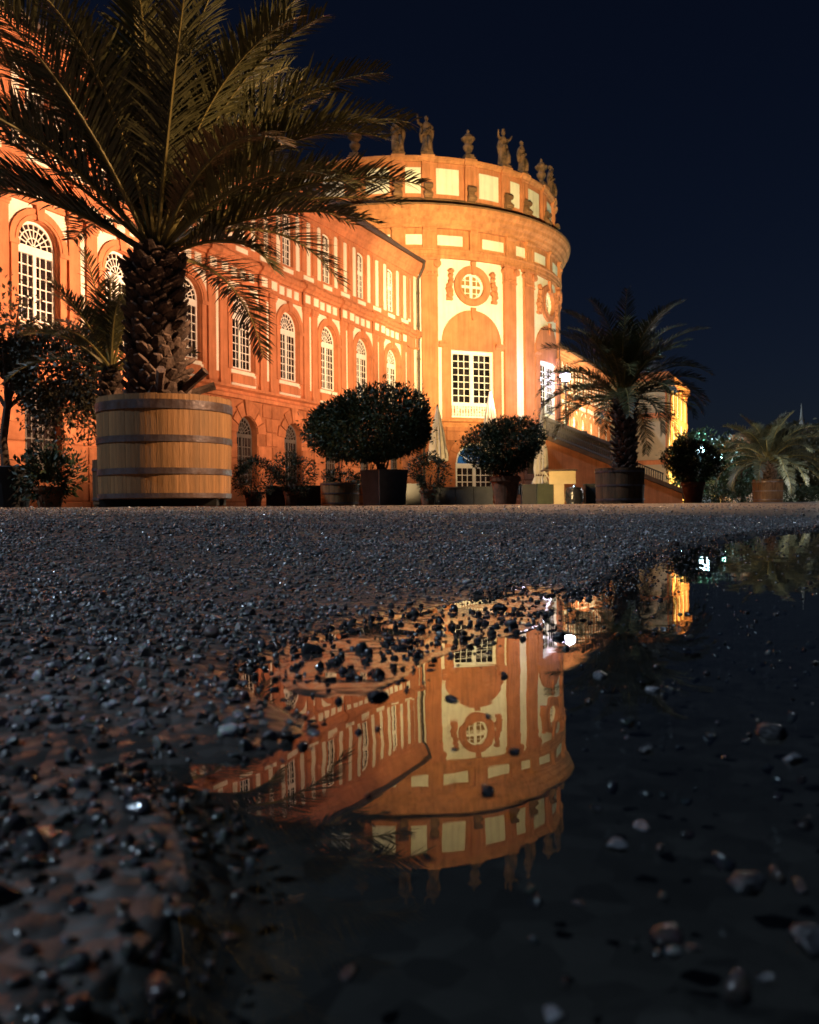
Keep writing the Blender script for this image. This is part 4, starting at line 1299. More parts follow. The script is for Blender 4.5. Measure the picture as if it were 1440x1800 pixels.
# statues and urns on the attic: each stands on the tower and is a thing of its own
def robed_figure(seed, raise_l=0.0, raise_r=0.0, lean=0.0, twist=0.0, crest=False):
    rs = random.Random(seed); b = MB(); n = 18
    rings = [(0.0, .34, .28), (.12, .37, .30), (.45, .33, .27), (.85, .30, .25), (1.12, .29, .22), (1.28, .25, .19), (1.45, .27, .19), (1.62, .30, .19), (1.76, .25, .16), (1.84, .12, .11), (1.92, .085, .085)]
    vs = []; fs = []
    for i, (z, rx, ry) in enumerate(rings):
        for k in range(n):
            a = 2 * PI * k / n
            fold = 1 + (.15 * math.sin(5 * a + seed + z * 1.1) + .09 * math.sin(9 * a + z * 2)) * max(0, 1 - z / 1.5) + rs.uniform(-.02, .02)
            sway = lean * math.sin(z * 1.8)
            vs.append((rx * fold * math.cos(a) + sway, ry * fold * math.sin(a), z))
    for i in range(len(rings) - 1):
        for k in range(n):
            l = (k + 1) % n; fs.append((i * n + k, i * n + l, (i + 1) * n + l, (i + 1) * n + k))
    fs.append(tuple(range(n - 1, -1, -1))); fs.append(tuple((len(rings) - 1) * n + k for k in range(n)))
    b.add(vs, fs)
    hx = lean * math.sin(1.95 * 1.8) + lean * .1
    b.ball((hx, -.02, 2.04), .135, 12, 9, .88, 1.0, 1.2)
    b.ball((hx, .03, 2.09), .145, 10, 7, .95, 1.0, 1.05, .06)       # hair
    b.ball((hx, -.145, 2.03), .03, 5, 4, .8, 1.2, 1.3)              # nose
    b.ball((hx, -.115, 1.95), .05, 6, 4, 1.1, .8, .7)               # chin
    if crest: b.prism([(hx - .12, 2.16), (hx + .12, 2.16), (hx + .06, 2.42), (hx - .05, 2.36)], -.05, .10)
    for s, up in ((-1, raise_l), (1, raise_r)):
        sh = Vector((s * .26 + hx * .8, 0, 1.64))
        if up > 0:
            el = sh + Vector((s * .24, -.06, .02 + .12 * up)); ha = el + Vector((s * (.16 - .1 * up), -.10, .40 * up))
        else:
            el = sh + Vector((s * .16, .02, -.34)); ha = el + Vector((-s * .16, -.24, -.02 if s > 0 else .14))
        b.tube([sh, (sh + el) / 2, el, (el + ha) / 2, ha], [.105, .10, .085, .065, .045], 8)
        b.ball(ha, .06, 7, 5, 1, .8, 1.1)
        b.tube([sh + Vector((0, .06, -.02)), sh + Vector((s * .08, .09, -.5)), sh + Vector((s * .04, .1, -1.0))], [.10, .15, .06], 7)   # cloak fall
    b.tube([(-.30, -.14, 1.0), (-.05, -.27, 1.22), (.26, -.12, 1.50)], [.07, .09, .05], 7)
    b.tube([(.18, -.30, .05), (.16, -.33, .45), (.10, -.28, .9)], [.13, .14, .11], 8)
    return b


def statue(th, rb, label, seed, h=1.0, turn=0.0, **kw):
    p = RC + Vector(((RR - .35) * math.sin(R_(th)), -(RR - .35) * math.cos(R_(th)), 21.95))
    t = thing('statue', label, 'statue', p, R_(th + turn), 'statues crowning the round tower')
    f = MB(); f.box(-.40, .40, -.34, .34, 0, .16); f.box(-.34, .34, -.28, .28, .16, .24); f.build('plinth', M['statue'], t)
    h *= .88
    o = robed_figure(seed, **kw).build('figure', M['statue'], t, (0, 0, .24), smooth=True); o.scale = (h * .98, h, h)
    return t


def urn(th, label):
    p = RC + Vector(((RR - .35) * math.sin(R_(th)), -(RR - .35) * math.cos(R_(th)), 21.93))
    t = thing('stone_urn', label, 'urn', p, R_(th), 'stone urns crowning the round tower')
    f = MB(); f.box(-.36, .36, -.34, .34, 0, .18); f.box(-.28, .28, -.27, .27, .18, .36); f.build('plinth', M['statue'], t)
    f = MB(); f.lathe([(.20, .36), (.22, .42), (.13, .50), (.24, .62), (.33, .80), (.34, .94), (.24, 1.02), (.22, 1.10), (.36, 1.26), (.44, 1.36), (.45, 1.44), (.34, 1.48)], 18)
    f.build('bowl', M['statue'], t, smooth=True)
    f = MB(); f.lathe([(.34, 1.48), (.30, 1.58), (.16, 1.70), (.08, 1.76), (.11, 1.84), (.09, 1.92), (.02, 2.02)], 14); f.build('lid', M['statue'], t, smooth=True)
    return t


statue(-1.0, 0, 'leftmost statue on the tower, leaning back with its right arm raised', 3, 1.18, 10, raise_r=1.0, lean=-.10, crest=True)
statue(8.4, 0, 'statue on the tower stretching its left arm up, second from the left', 5, 1.18, -6, raise_l=1.0, lean=.05)
urn(22.7, 'stone urn alone between two pairs of statues, above the round window')
statue(37.0, 0, 'statue with both hands up, right of the middle urn', 8, 1.14, 0, raise_l=.8, raise_r=.5, lean=-.06, crest=True)
statue(46.4, 0, 'statue with hanging arms, second right of the middle urn', 12, 1.05, 8, lean=.06)
urn(60.7, 'stone urn near the right edge of the tower roof')
statue(75.0, 0, 'statue at the right end of the tower roof with one arm up', 15, 1.15, 0, raise_r=.9, lean=.05)
urn(-15.3, 'stone urn half hidden behind the palm frond, left end of the tower roof')

# ------------------------------------------------------------ palms
def frond_mesh(L, e0, droop, nl=70, lmax=0.46, seed=0, m=('frond', 'petiole'), w=0.024, bare=0.16, twist=0.0, vee=0.35, thick=0.022):
    """one feather leaf growing along +X from the origin, rising at e0 and bending down"""
    rs = random.Random(seed)
    K = 26; pts = [Vector((0, 0, 0))]; dirs = []
    side = rs.uniform(-.10, .10)
    for i in range(K):
        t = (i + .5) / K
        e = e0 - droop * t ** 1.6
        yaw = side * t * 2
        d = Vector((math.cos(e) * math.cos(yaw), math.cos(e) * math.sin(yaw), math.sin(e)))
        dirs.append(d); pts.append(pts[-1] + d * L / K)
    dirs.append(dirs[-1])
    b = MB()
    b.tube(pts, [thick * (1.35 if i == 0 else 1.0) * (1 - .85 * i / K) + .002 for i in range(K + 1)], 5)
    nr = len(b.f)
    for i in range(nl):
        t = bare + (1 - bare) * (i + rs.uniform(0, .8)) / nl
        t = min(t, .995)
        k = t * K; j = int(k); fr = k - j
        p = pts[j].lerp(pts[j + 1], fr); d = dirs[j]
        sd = d.cross(Vector((0, 0, 1)))
        sd = sd.normalized() if sd.length > .05 else Vector((0, -1, 0))
        up = sd.cross(d).normalized()
        if twist:
            sd = (sd * math.cos(twist * t) + up * math.sin(twist * t)); up = sd.cross(d).normalized()
        prof = min(1, (t - bare * .6) / .22) * (1.0 - .72 * max(0, (t - .45) / .55) ** 1.4)
        for s in (-1, 1):
            if rs.random() < .05: continue
            l = lmax * prof * rs.uniform(.78, 1.12) + .03
            fw = .55 + .75 * t + rs.uniform(-.18, .18)
            v = vee + rs.uniform(-.30, .30)
            q = (sd * s + d * fw + up * v).normalized()
            tip = (q * 1.0 + Vector((0, 0, -1)) * rs.uniform(.10, .42)).normalized()
            a = d.cross(q).normalized() if d.cross(q).length > .05 else up
            wv = q.cross(a).normalized() * w * .5 * (.6 + .4 * prof)
            m1 = p + q * l * .45; m2 = m1 + (q * .5 + tip * .5).normalized() * l * .33; e = m2 + tip * l * .24
            vs = [p - wv * .5, p + wv * .5, m1 + wv, m1 - wv, m2 + wv * .7, m2 - wv * .7, e]
            b.add(vs, ((0, 1, 2, 3), (3, 2, 4, 5), (5, 4, 6)))
    me = b.mesh('frond', [M[m[0]], M[m[1]]])
    idx = np.zeros(len(me.polygons), np.int32); idx[:nr] = 1
    me.polygons.foreach_set('material_index', idx)
    return me


def tub(root, r, h, n, m, hoops, hoop_w=0.055, taper=0.97, z0=0.07, skid=True):
    """coopered tub: staves, hoops, soil, skids"""
    hs = 2 * PI / n
    variants = []
    for k in range(5):
        b = MB(); q = rnd.uniform(-.0015, .0015)
        a0, a1 = -hs / 2 + .0012 / r, hs / 2 - .0012 / r
        vs = []
        for z, rr in ((z0, r * taper), (z0 + h * .5, r * (1 + taper) / 2 * 1.006), (z0 + h + rnd.uniform(-.004, .004), r)):
            for a in (a0, 0, a1):
                vs.append(((rr + q + (.0015 if a == 0 else 0)) * math.cos(a), (rr + q) * math.sin(a), z))
            for a in (a1, a0):
                vs.append(((rr - .04) * math.cos(a), (rr - .04) * math.sin(a), z))
        fs = []
        for i in range(2):
            for j in range(5):
                fs.append((i * 5 + j, i * 5 + (j + 1) % 5, (i + 1) * 5 + (j + 1) % 5, (i + 1) * 5 + j))
        fs += [(4, 3, 2, 1, 0), (10, 11, 12, 13, 14)]
        b.add(vs, fs); variants.append(b.mesh('stave', M[m]))
    for i in range(n):
        part('stave', variants[rnd.randrange(5)], root, (0, 0, 0), i * hs)
    for zf, w in hoops:
        z = z0 + h * zf; rr = r * (taper + (1 - taper) * zf) + .006
        b = MB(); b.lathe([(rr - .012, z - w / 2), (rr + .006, z - w / 2), (rr + .007, z + w / 2), (rr - .012, z + w / 2)], 64); b.build('hoop', M['hoop'], root)
    b = MB(); b.lathe([(0.02, z0 + h * .82), (r * .6, z0 + h * .86), (r - .045, z0 + h * .84), (r - .045, z0 + .05), (.02, z0 + .05)], 32); b.build('soil', M['soil'], root)
    if skid:
        for y in (-.38, .38):
            b = MB(); b.box(-r * .86, r * .84, y * r - .09, y * r + .09, 0.0, z0 - .002); b.build('skid', M['skid'], root)


def boot_mesh(sc_, seed):
    rs = random.Random(seed); b = MB()
    w = .095 * sc_
    # a cut leaf base: broad at the trunk, leaning out, its cut end pale and hollowed
    rows = [(0.0, 0.0, w, .03), (.05, .07, w * .95, .035), (.085, .13, w * .72, .032), (.105, .175, w * .42, .022)]
    vs = []
    for o, z, ww, th in rows:
        o *= sc_; z *= sc_; th *= sc_
        jx = rs.uniform(-.008, .008)
        vs += [(o - th, -ww + jx, z), (o, -ww * .9 + jx, z - .012), (o + th * .5, jx, z - .02 * sc_), (o, ww * .9 + jx, z - .012), (o - th, ww + jx, z)]
    fs = []
    for i in range(3):
        for j in range(4): fs.append((i * 5 + j, i * 5 + j + 1, (i + 1) * 5 + j + 1, (i + 1) * 5 + j))
    fs += [(15, 16, 17, 18, 19)]
    b.add(vs, fs)
    return b.mesh('leaf_base', M['boot'])


def palm(root, z0, z1, r0, r1, fronds, rows, per_row, bsc, frond_z=None, mats=('frond', 'petiole'), boots=True):
    b = MB(); n = 20; K = 12
    b.lathe([((r0 + (r1 - r0) * k / K) * (1.08 if k == 0 else 1) * (1 + .03 * math.sin(k * 2.1)), z0 + (z1 - z0) * k / K) for k in range(K + 1)] + [(r1 * .7, z1 + .10), (r1 * .3, z1 + .2)], n, jit=.03)
    b.build('trunk', M['fibre'], root)
    if boots:
        vars_ = [boot_mesh(bsc, k) for k in range(6)]
        for j in range(rows):
            t = (j + .3) / rows; z = z0 + (z1 - z0) * t; r = r0 + (r1 - r0) * t
            for i in range(per_row):
                a = 2 * PI * (i + (j % 2) * .5 + rnd.uniform(-.10, .10)) / per_row
                o = part('leaf_base', vars_[rnd.randrange(6)], root, (r * .97 * math.cos(a), r * .97 * math.sin(a), z + rnd.uniform(-.015, .015)), a)
                s = rnd.uniform(.8, 1.2); o.scale = (s * rnd.uniform(.7, 1.15), s, s)
                o.rotation_euler = (rnd.uniform(-.15, .15), rnd.uniform(-.1, .5), a)
    fz = frond_z or z1
    for (az, e0, L, dr, kw) in fronds:
        kw = dict(kw); dry = kw.pop('dry', False)
        kw.setdefault('m', ('dry', 'petiole') if dry else mats)
        me = frond_mesh(L, R_(e0), R_(dr), seed=rnd.randrange(10 ** 6), **kw)
        rr = r1 * .55 * math.cos(R_(max(0, e0)))
        part('frond', me, root, (rr * math.cos(R_(az)), rr * math.sin(R_(az)), fz + .10 * math.sin(R_(e0)) + rnd.uniform(-.04, .06)), R_(az))


def crown(n, L, e_hi, e_lo, dr_hi, dr_lo, seed, skip=None, **kw):
    rs = random.Random(seed); out = []
    for i in range(n):
        t = (i + .5) / n
        az = i * 137.508 + rs.uniform(-14, 14)
        e0 = e_hi + (e_lo - e_hi) * t ** 1.1 + rs.uniform(-5, 5)
        if skip and skip(az % 360, e0): continue
        out.append((az, e0, L * rs.uniform(.85, 1.1) * (0.82 + .18 * min(1, t * 2.5)), dr_hi + (dr_lo - dr_hi) * t + rs.uniform(-12, 12), dict(kw, twist=rs.uniform(-.5, .5))))
    return out


# the big palm in its oak tub
TD = 8.85
tx = at(292, TD)
TZ = zat(292, 890, TD)
t = thing('wooden_tub', 'big round oak tub with grey metal hoops holding the largest palm', 'plant tub', (tx, TD, TZ), .07)
tub(t, 0.655, 0.985, 40, 'oak', [(.03, .045), (.265, .058), (.575, .062), (.90, .085)], skid=True)
px_ = at(277, TD)
p = thing('palm_tree', 'largest palm, scaly trunk and long arching fronds reaching past the top of the photo', 'palm tree', (px_, TD + .02, TZ))
FR = crown(50, 2.65, 87, 10, 22, 78, 21, skip=lambda az, e: (e < 40 and 215 < az < 325) or (e < 30 and 110 < az < 250) or (e < 20 and (az < 60 or az > 300)), nl=112, lmax=.50, w=.020)
ex = dict(nl=88, lmax=.50, w=.025)
FR += [(3, 50, 2.95, 62, dict(ex, twist=.4)), (-8, 57, 2.9, 60, dict(ex, twist=.3)), (10, 30, 2.55, 42, dict(ex)), (-8, 20, 2.25, 44, dict(ex, lmax=.36)),
       (-15, 18, 1.35, 78, dict(ex, lmax=.34)), (-20, 44, 2.7, 70, dict(ex)), (35, 40, 2.5, 60, dict(ex)),
       (176, 40, 2.9, 66, dict(ex, twist=-.4)), (188, 30, 2.8, 55, dict(ex, twist=-.4)), (170, 34, 2.7, 34, dict(ex)), (195, 52, 2.9, 70, dict(ex)), (184, 33, 2.8, 22, dict(ex, lmax=.44)), (200, 42, 2.6, 46, dict(ex)),
       (-75, 66, 2.7, 60, dict(ex)), (-100, 58, 2.6, 66, dict(ex)), (-45, 60, 2.7, 62, dict(ex)), (-130, 60, 2.6, 66, dict(ex, dry=True)), (30, 66, 2.8, 50, dict(ex)),
       (60, 48, 2.6, 60, dict(ex)), (-50, 38, 2.4, 75, dict(ex, dry=True, lmax=.36)), (-30, 62, 2.8, 58, dict(ex)), (150, 62, 2.8, 55, dict(ex)), (120, 50, 2.6, 60, dict(ex))]
palm(p, 0.98, 2.50, .245, .205, FR, 21, 12, .80, frond_z=2.50)
for az, e in ((-20, 35), (15, 20), (-70, 30)):
    b = MB(); a = R_(az); d = Vector((math.cos(a), math.sin(a), math.tan(R_(e)))) * .30
    q = Vector((math.cos(a) * .27, math.sin(a) * .27, 1.12)); b.tube([q, q + d * .6, q + d], [.045, .04, .045], 6); b.build('cut_stub', M['boot'], p)

# small palm behind the big tub, at its left
D2 = 12.5
sx = at(205, D2); sz = GZ
t = thing('wooden_tub', 'dark wooden tub half hidden behind the left side of the big oak tub', 'plant tub', (sx, D2, sz), .2)
tub(t, 0.32, 0.62, 24, 'oak_dark', [(.12, .04), (.78, .04)], z0=.06)
p = thing('palm_tree', 'small palm peeping out behind the left of the big scaly trunk', 'palm tree', (at(198, D2), D2, sz))
FR = crown(20, 1.45, 84, 12, 25, 85, 5, nl=54, lmax=.34, w=.020) + [(-110, 78, 1.6, 25, dict(nl=54, lmax=.3, w=.02)), (150, 62, 1.6, 40, dict(nl=54, lmax=.34, w=.02)), (200, 40, 1.5, 55, dict(nl=54, lmax=.34, w=.02))]
palm(p, 0.56, 1.92, .15, .13, FR, 11, 8, .62, frond_z=1.93)

# palm in the middle distance
D3 = 23.0
t = thing('wooden_tub', 'broad dark wooden tub under the palm to the right of the tower', 'plant tub', (at(1090, D3), D3, GZ), .1)
tub(t, 0.63, 0.90, 32, 'oak_dark', [(.10, .05), (.5, .05), (.9, .05)], z0=.05)
p = thing('palm_tree', 'dark palm in front of the stairs, right of the round tower', 'palm tree', (at(1099, D3), D3, GZ))
FR = crown(46, 2.35, 84, -2, 45, 95, 33, nl=64, lmax=.44, w=.026) + [(178, 22, 2.35, 85, dict(nl=64, lmax=.40, w=.026)), (184, 38, 2.45, 95, dict(nl=64, lmax=.42, w=.026)), (2, 30, 2.3, 88, dict(nl=64, lmax=.42, w=.026)), (-6, 48, 2.5, 90, dict(nl=64, lmax=.42, w=.026))]
FR += [(a_, 62 + (i_ * 7) % 24, 2.9, 62, dict(nl=64, lmax=.44, w=.026)) for i_, a_ in enumerate(range(0, 360, 26))]
palm(p, 0.80, 2.72, .27, .235, FR, 14, 10, .95, frond_z=2.75)

# palm far right
D4 = 38.0
t = thing('wooden_tub', 'dark hooped tub under the low spreading palm at far right', 'plant tub', (at(1350, D4), D4, GZ), .3)
tub(t, 0.62, 0.98, 28, 'oak_dark', [(.12, .05), (.5, .05), (.9, .05)], z0=.07)
p = thing('palm_tree', 'low spreading grey palm at the far right beside the street lamps', 'palm tree', (at(1352, D4), D4, GZ))
FR = crown(52, 2.5, 86, -5, 50, 95, 44, nl=54, lmax=.50, w=.034)
palm(p, 0.9, 1.75, .25, .24, FR, 7, 9, .95, frond_z=1.80, mats=('frond_far', 'petiole'))


# ------------------------------------------------------------ shrubs
def foliage(cx, cz, rx, ry, rz, n, ls, seed, m, lump=.18, hollow=.55, holes=0, aspect=2.6):
    rs = np.random.RandomState(seed)
    u = rs.normal(size=(n, 3)); u /= np.linalg.norm(u, axis=1)[:, None]
    lob = np.ones(n)
    dirs = rs.normal(size=(26, 3)); dirs /= np.linalg.norm(dirs, axis=1)[:, None]
    for k, d in enumerate(dirs):
        lob += lump * (1 if k % 3 else -.9) * np.maximum(0, (u @ d - .62) / .38)
    rad = lob * (hollow + (1 - hollow) * rs.uniform(0, 1, n) ** .45)
    rad *= np.where(rs.uniform(size=n) < .05, rs.uniform(1.0, 1.2, n), 1)
    keep = np.ones(n, bool)
    for k in range(holes):
        d = rs.normal(size=3); d /= np.linalg.norm(d); keep &= (u @ d) < .93
    C = u * rad[:, None] * np.array([rx, ry, rz]) + np.array([cx, 0, cz])
    C, u = C[keep], u[keep]; n = len(C)
    ax = u * .6 + rs.normal(size=(n, 3)) * .6 + np.array([0, 0, .25]); ax /= np.linalg.norm(ax, axis=1)[:, None]
    sd = np.cross(ax, rs.normal(size=(n, 3))); sd /= np.linalg.norm(sd, axis=1)[:, None]
    nn = np.cross(ax, sd)
    l = ls * rs.uniform(.5, 1.45, n)[:, None]; w = l / aspect / rs.uniform(.8, 1.4, n)[:, None]
    co = np.stack([C, C + ax * l * .5 + sd * w * .5 + nn * w * .15, C + ax * l - nn * l * .08, C + ax * l * .5 - sd * w * .5 + nn * w * .15], 1)
    me = bpy.data.meshes.new('foliage')
    fill_mesh(me, co.reshape(-1, 3), np.arange(n * 4).reshape(n, 4))
    me.materials.append(M[m])
    return me


def stems(root, n, r, top, spread, seed, m='bark', z0=0.0):
    rs = random.Random(seed); b = MB()
    for k in range(n):
        a = 2 * PI * k / n + rs.uniform(-.4, .4)
        pts = [Vector((r * .3 * math.cos(a), r * .3 * math.sin(a), z0))]
        for j in range(1, 6):
            q = j / 5
            pts.append(Vector((math.cos(a) * (r * .3 + spread * q ** 1.3) + rs.uniform(-.03, .03), math.sin(a) * (r * .3 + spread * q ** 1.3) + rs.uniform(-.03, .03), z0 + (top - z0) * q)))
        b.tube(pts, [r * .28 * (1 - .75 * j / 5) + .004 for j in range(6)], 6)
        for j in (2, 3, 4):
            d = Vector((rs.uniform(-1, 1), rs.uniform(-1, 1), rs.uniform(.1, .8))).normalized() * spread * .6
            b.tube([pts[j], pts[j] + d * .5, pts[j] + d], [r * .12, r * .08, .003], 5)
    return b.build('stems', M[m], root)


def square_pot(root, w, h, m, taper=.82, rim=True):
    b = MB(); a = w / 2; c = a * taper
    b.add([(-c, -c, 0), (c, -c, 0), (c, c, 0), (-c, c, 0), (-a, -a, h), (a, -a, h), (a, a, h), (-a, a, h), (-a * .9, -a * .9, h), (a * .9, -a * .9, h), (a * .9, a * .9, h), (-a * .9, a * .9, h), (-a * .88, -a * .88, h * .85), (a * .88, -a * .88, h * .85), (a * .88, a * .88, h * .85), (-a * .88, a * .88, h * .85)],
          [(0, 1, 5, 4), (1, 2, 6, 5), (2, 3, 7, 6), (3, 0, 4, 7), (3, 2, 1, 0), (4, 5, 9, 8), (5, 6, 10, 9), (6, 7, 11, 10), (7, 4, 8, 11), (8, 9, 13, 12), (9, 10, 14, 13), (10, 11, 15, 14), (11, 8, 12, 15)])
    b.build('pot', M[m], root)
    if rim:
        q = MB(); q.box(-a * 1.03, a * 1.03, -a * 1.03, -a * .93, h * .93, h * 1.01); q.box(-a * 1.03, a * 1.03, a * .93, a * 1.03, h * .93, h * 1.01)
        q.box(-a * 1.03, -a * .93, -a * .93, a * .93, h * .931, h * 1.009); q.box(a * .93, a * 1.03, -a * .93, a * .93, h * .931, h * 1.009); q.build('rim', M[m], root)
    q = MB(); q.quad((-a * .9, -a * .9, h * .88), (a * .9, -a * .9, h * .88), (a * .9, a * .9, h * .88), (-a * .9, a * .9, h * .88)); q.build('soil', M['soil'], root)


def round_pot(root, r, h, m, rim=True):
    b = MB(); b.lathe([(r * .68, 0), (r * .86, h * .55), (r * .94, h * .84), (r * .94, h), (r * .84, h), (r * .80, h * .88), (.01, h * .86)], 28); b.build('pot', M[m], root, smooth=False)
    if rim:
        q = MB(); q.lathe([(r * .93, h * .82), (r * 1.04, h * .84), (r * 1.06, h * .98), (r * .98, h * 1.01), (r * .86, h * 1.0)], 28); q.build('rim', M[m], root)
    q = MB(); q.lathe([(.01, h * .90), (r * .85, h * .88)], 20); q.build('soil', M['soil'], root)


# large clipped bush in a grey square planter
D = 17.0
t = thing('square_planter', 'dark grey square planter with a pale corner edge under the widest bush', 'planter', (at(676, D), D, GZ), .62)
square_pot(t, .66, .70, 'potgrey', .88)
q = MB(); q.tube([(-.34, -.34, .02), (-.345, -.345, .68)], .012, 6); q.build('corner_edge', M['steel'], t)
t = thing('laurel_bush', 'widest bush, dark dense leaves, standing in the square grey planter', 'bush', (at(672, D), D, GZ + .60))
stems(t, 6, .09, 1.1, .55, 2, z0=.0)
part('foliage', foliage(-.20, .90, 1.30, 1.05, .60, 24000, .080, 1, 'leaf', .13, hollow=.35), t, kind='stuff')

# terracotta planter with round bush
D = 20.0
t = thing('terracotta_planter', 'large reddish terracotta planter with a rim under the round bush before the tower door', 'planter', (at(889, D), D, GZ))
round_pot(t, .335, .66, 'terra')
t = thing('laurel_bush', 'round dark bush in the large terracotta planter before the tower door', 'bush', (at(891, D), D, GZ + .55))
stems(t, 5, .07, .8, .35, 3)
part('foliage', foliage(0, .78, .74, .7, .60, 15000, .072, 4, 'leaf', .15, hollow=.35), t, kind='stuff')

# dark bush right of the middle palm
D = 24.0
t = thing('round_pot', 'brown round pot under the dark bush right of the tubbed palm', 'pot', (at(1219, D), D, GZ))
round_pot(t, .31, .60, 'terra')
t = thing('laurel_bush', 'dark round bush in the brown pot right of the tubbed palm', 'bush', (at(1217, D), D, GZ + .5))
stems(t, 5, .06, .7, .3, 4)
part('foliage', foliage(0, .64, .66, .64, .52, 10000, .072, 9, 'leaf', .13, hollow=.35), t, kind='stuff')

# small potted plants along the row
for i, (px, pw, D, top, wd, pl, bl) in enumerate([
    (446, 34, 21.0, 798, 72, 'small clay pot nearest to the big oak tub', 'little dark bush in the clay pot nearest to the big oak tub'),
    (512, 26, 22.0, 800, 58, 'narrow clay pot under the second barred window', 'little dark bush under the second barred window'),
    (753, 30, 22.0, 796, 58, 'small clay pot just right of the square grey planter', 'little dark bush just right of the widest bush')]):
    h = (884 - 855) / F * D
    t = thing('clay_pot', pl, 'pot', (at(px, D), D, GZ), .4, 'small clay pots along the row')
    round_pot(t, pw / 2 / F * D, h, 'terra')
    t = thing('potted_bush', bl, 'bush', (at(px, D), D, GZ + h * .85), .3 * i, 'little bushes along the row')
    stems(t, 4, .04, .45, .22, 20 + i)
    hh = (855 - top) / F * D
    part('foliage', foliage(0, hh * .58, wd / 2 / F * D, wd / 2 / F * D, hh * .56, 2600, .07, 30 + i, 'leaf', .25), t, kind='stuff')

# hooped half barrels with low plants in front of the wing
for i, (px, pw, D, lab) in enumerate([(598, 68, 24.0, 'hooped half barrel left of the square grey planter'), (648, 60, 26.5, 'hooped half barrel mostly hidden behind the square grey planter')]):
    t = thing('half_barrel', lab, 'barrel planter', (at(px, D), D, GZ), .1, 'half barrel planters')
    tub(t, pw / 2 / F * D, .66, 22, 'oak', [(.16, .035), (.55, .035), (.93, .035)], z0=.02, skid=False)
    t = thing('potted_palm', ['slim shrub rising from the hooped half barrel', 'slim shrub in the half barrel behind the square planter'][i], 'plant', (at(px, D), D, GZ + .55))
    stems(t, 3, .06, 1.6, .16, 50 + i)
    part('foliage', foliage(0, .22, .42, .4, .22, 1200, .08, 60 + i, 'leaf', .3), t, kind='stuff')
    part('foliage', foliage(0, 1.8, .6, .5, .5, 2200, .10, 64 + i, 'leaf', .3), t, kind='stuff')

# leafy tree and yucca at the left edge
D = 14.0
t = thing('round_pot', 'large black pot at the left edge of the photo', 'pot', (at(20, D), D, GZ))
round_pot(t, .37, .68, 'black')
t = thing('small_tree', 'loose brownish leafy tree rising from the black pot at the left edge', 'tree', (at(12, D), D, GZ + .6))
b = MB(); rs_ = random.Random(6)
tr = [(0, 0, 0), (-.05, 0, .5), (.02, 0, 1.0), (.10, 0, 1.4)]
b.tube(tr, [.075, .065, .06, .05], 8)
for k in range(9):
    a = rs_.uniform(0, 2 * PI); q = Vector(tr[2 + k % 2])
    e = q + Vector((math.cos(a) * rs_.uniform(.5, 1.1) + .35, math.sin(a) * .7, rs_.uniform(.4, 1.3)))
    b.tube([q, q.lerp(e, .5) + Vector((0, 0, .08)), e], [.035, .022, .006], 6)
b.build('trunk', M['bark'], t)
part('crown', foliage(.62, 1.62, .82, .75, .52, 7600, .085, 71, 'leaf_brown', .3, hollow=.3, aspect=2.2), t, kind='stuff')
part('crown', foliage(-.10, 2.10, .46, .5, .45, 2000, .085, 72, 'leaf_brown', .4, hollow=.2, aspect=2.2), t, kind='stuff')
part('crown', foliage(1.05, 1.10, .55, .5, .30, 2400, .085, 73, 'leaf_brown', .4, hollow=.2, aspect=2.2), t, kind='stuff')


def spiky(t, n, L, seed, z=0.0, m='frond', w=.05):
    rs = random.Random(seed)
    for k in range(n):
        a = rs.uniform(0, 2 * PI); e = R_(rs.uniform(15, 85)); l = L * rs.uniform(.7, 1.1)
        b = MB(); d = Vector((math.cos(a) * math.cos(e), math.sin(a) * math.cos(e), math.sin(e))); s = Vector((-math.sin(a), math.cos(a), 0)) * w / 2
        m1 = d * l * .5; tip = d * l + Vector((0, 0, -l * .15 * math.cos(e))); up = Vector((0, 0, -.012))
        b.add([-s * .7, up, s * .7, m1 - s, m1 + up, m1 + s, tip], [(0, 1, 4, 3), (1, 2, 5, 4), (3, 4, 6), (4, 5, 6)])
        b.build('leaf', M[m], t, (0, 0, z))


D = 13.2
t = thing('round_pot', 'dark low pot under the spiky yucca, left of the big oak tub', 'pot', (at(88, D), D, GZ))
round_pot(t, .22, .34, 'terra')
t = thing('yucca', 'spiky yucca in front of the barred cellar window at left', 'plant', (at(84, D), D, GZ + .30))
spiky(t, 46, .62, 3, .10)
part('foliage', foliage(.05, .22, .40, .35, .34, 1300, .09, 81, 'leaf', .3), t, kind='stuff')

# ------------------------------------------------------------ stairs, furniture of the terrace
SD = 50.0
st = thing('outdoor_stairs', 'outdoor stairs with orange side wall and dark balustrade descending right of the tower', 'stairs', (0, SD, GZ))


def SX(px, D=SD): return (px - 720) / F * D


def SZ(px, py, D=SD): return zat(px, py, D) - GZ


q = MB()
prof = [(950, 768), (1198, 868)]
za, zb = SZ(*prof[0]), SZ(*prof[1])
q.prism([(SX(950), -.3), (SX(1200), -.3), (SX(1200), zb), (SX(950), za)], 0, .35); q.build('side_wall', M['stucco'], st)
q = MB(); q.prism([(SX(948), za + .01), (SX(1202), zb + .01), (SX(1202), zb + .26), (SX(948), za + .26)], -.12, .47); q.build('coping', M['coping'], st)
n = 30
for k in range(n):
    x0 = SX(952) + (SX(1196) - SX(952)) * k / n; x1 = SX(952) + (SX(1196) - SX(952)) * (k + 1) / n
    z = za + (zb - za) * (k + .5) / n
    part('step', cm('step', lambda: (lambda b: (b.box(0, x1 - x0 - .004, .36, 3.4, -.17, 0), b.mesh('step', M['stairdark']))[1])(MB())), st, (x0, 0, z))
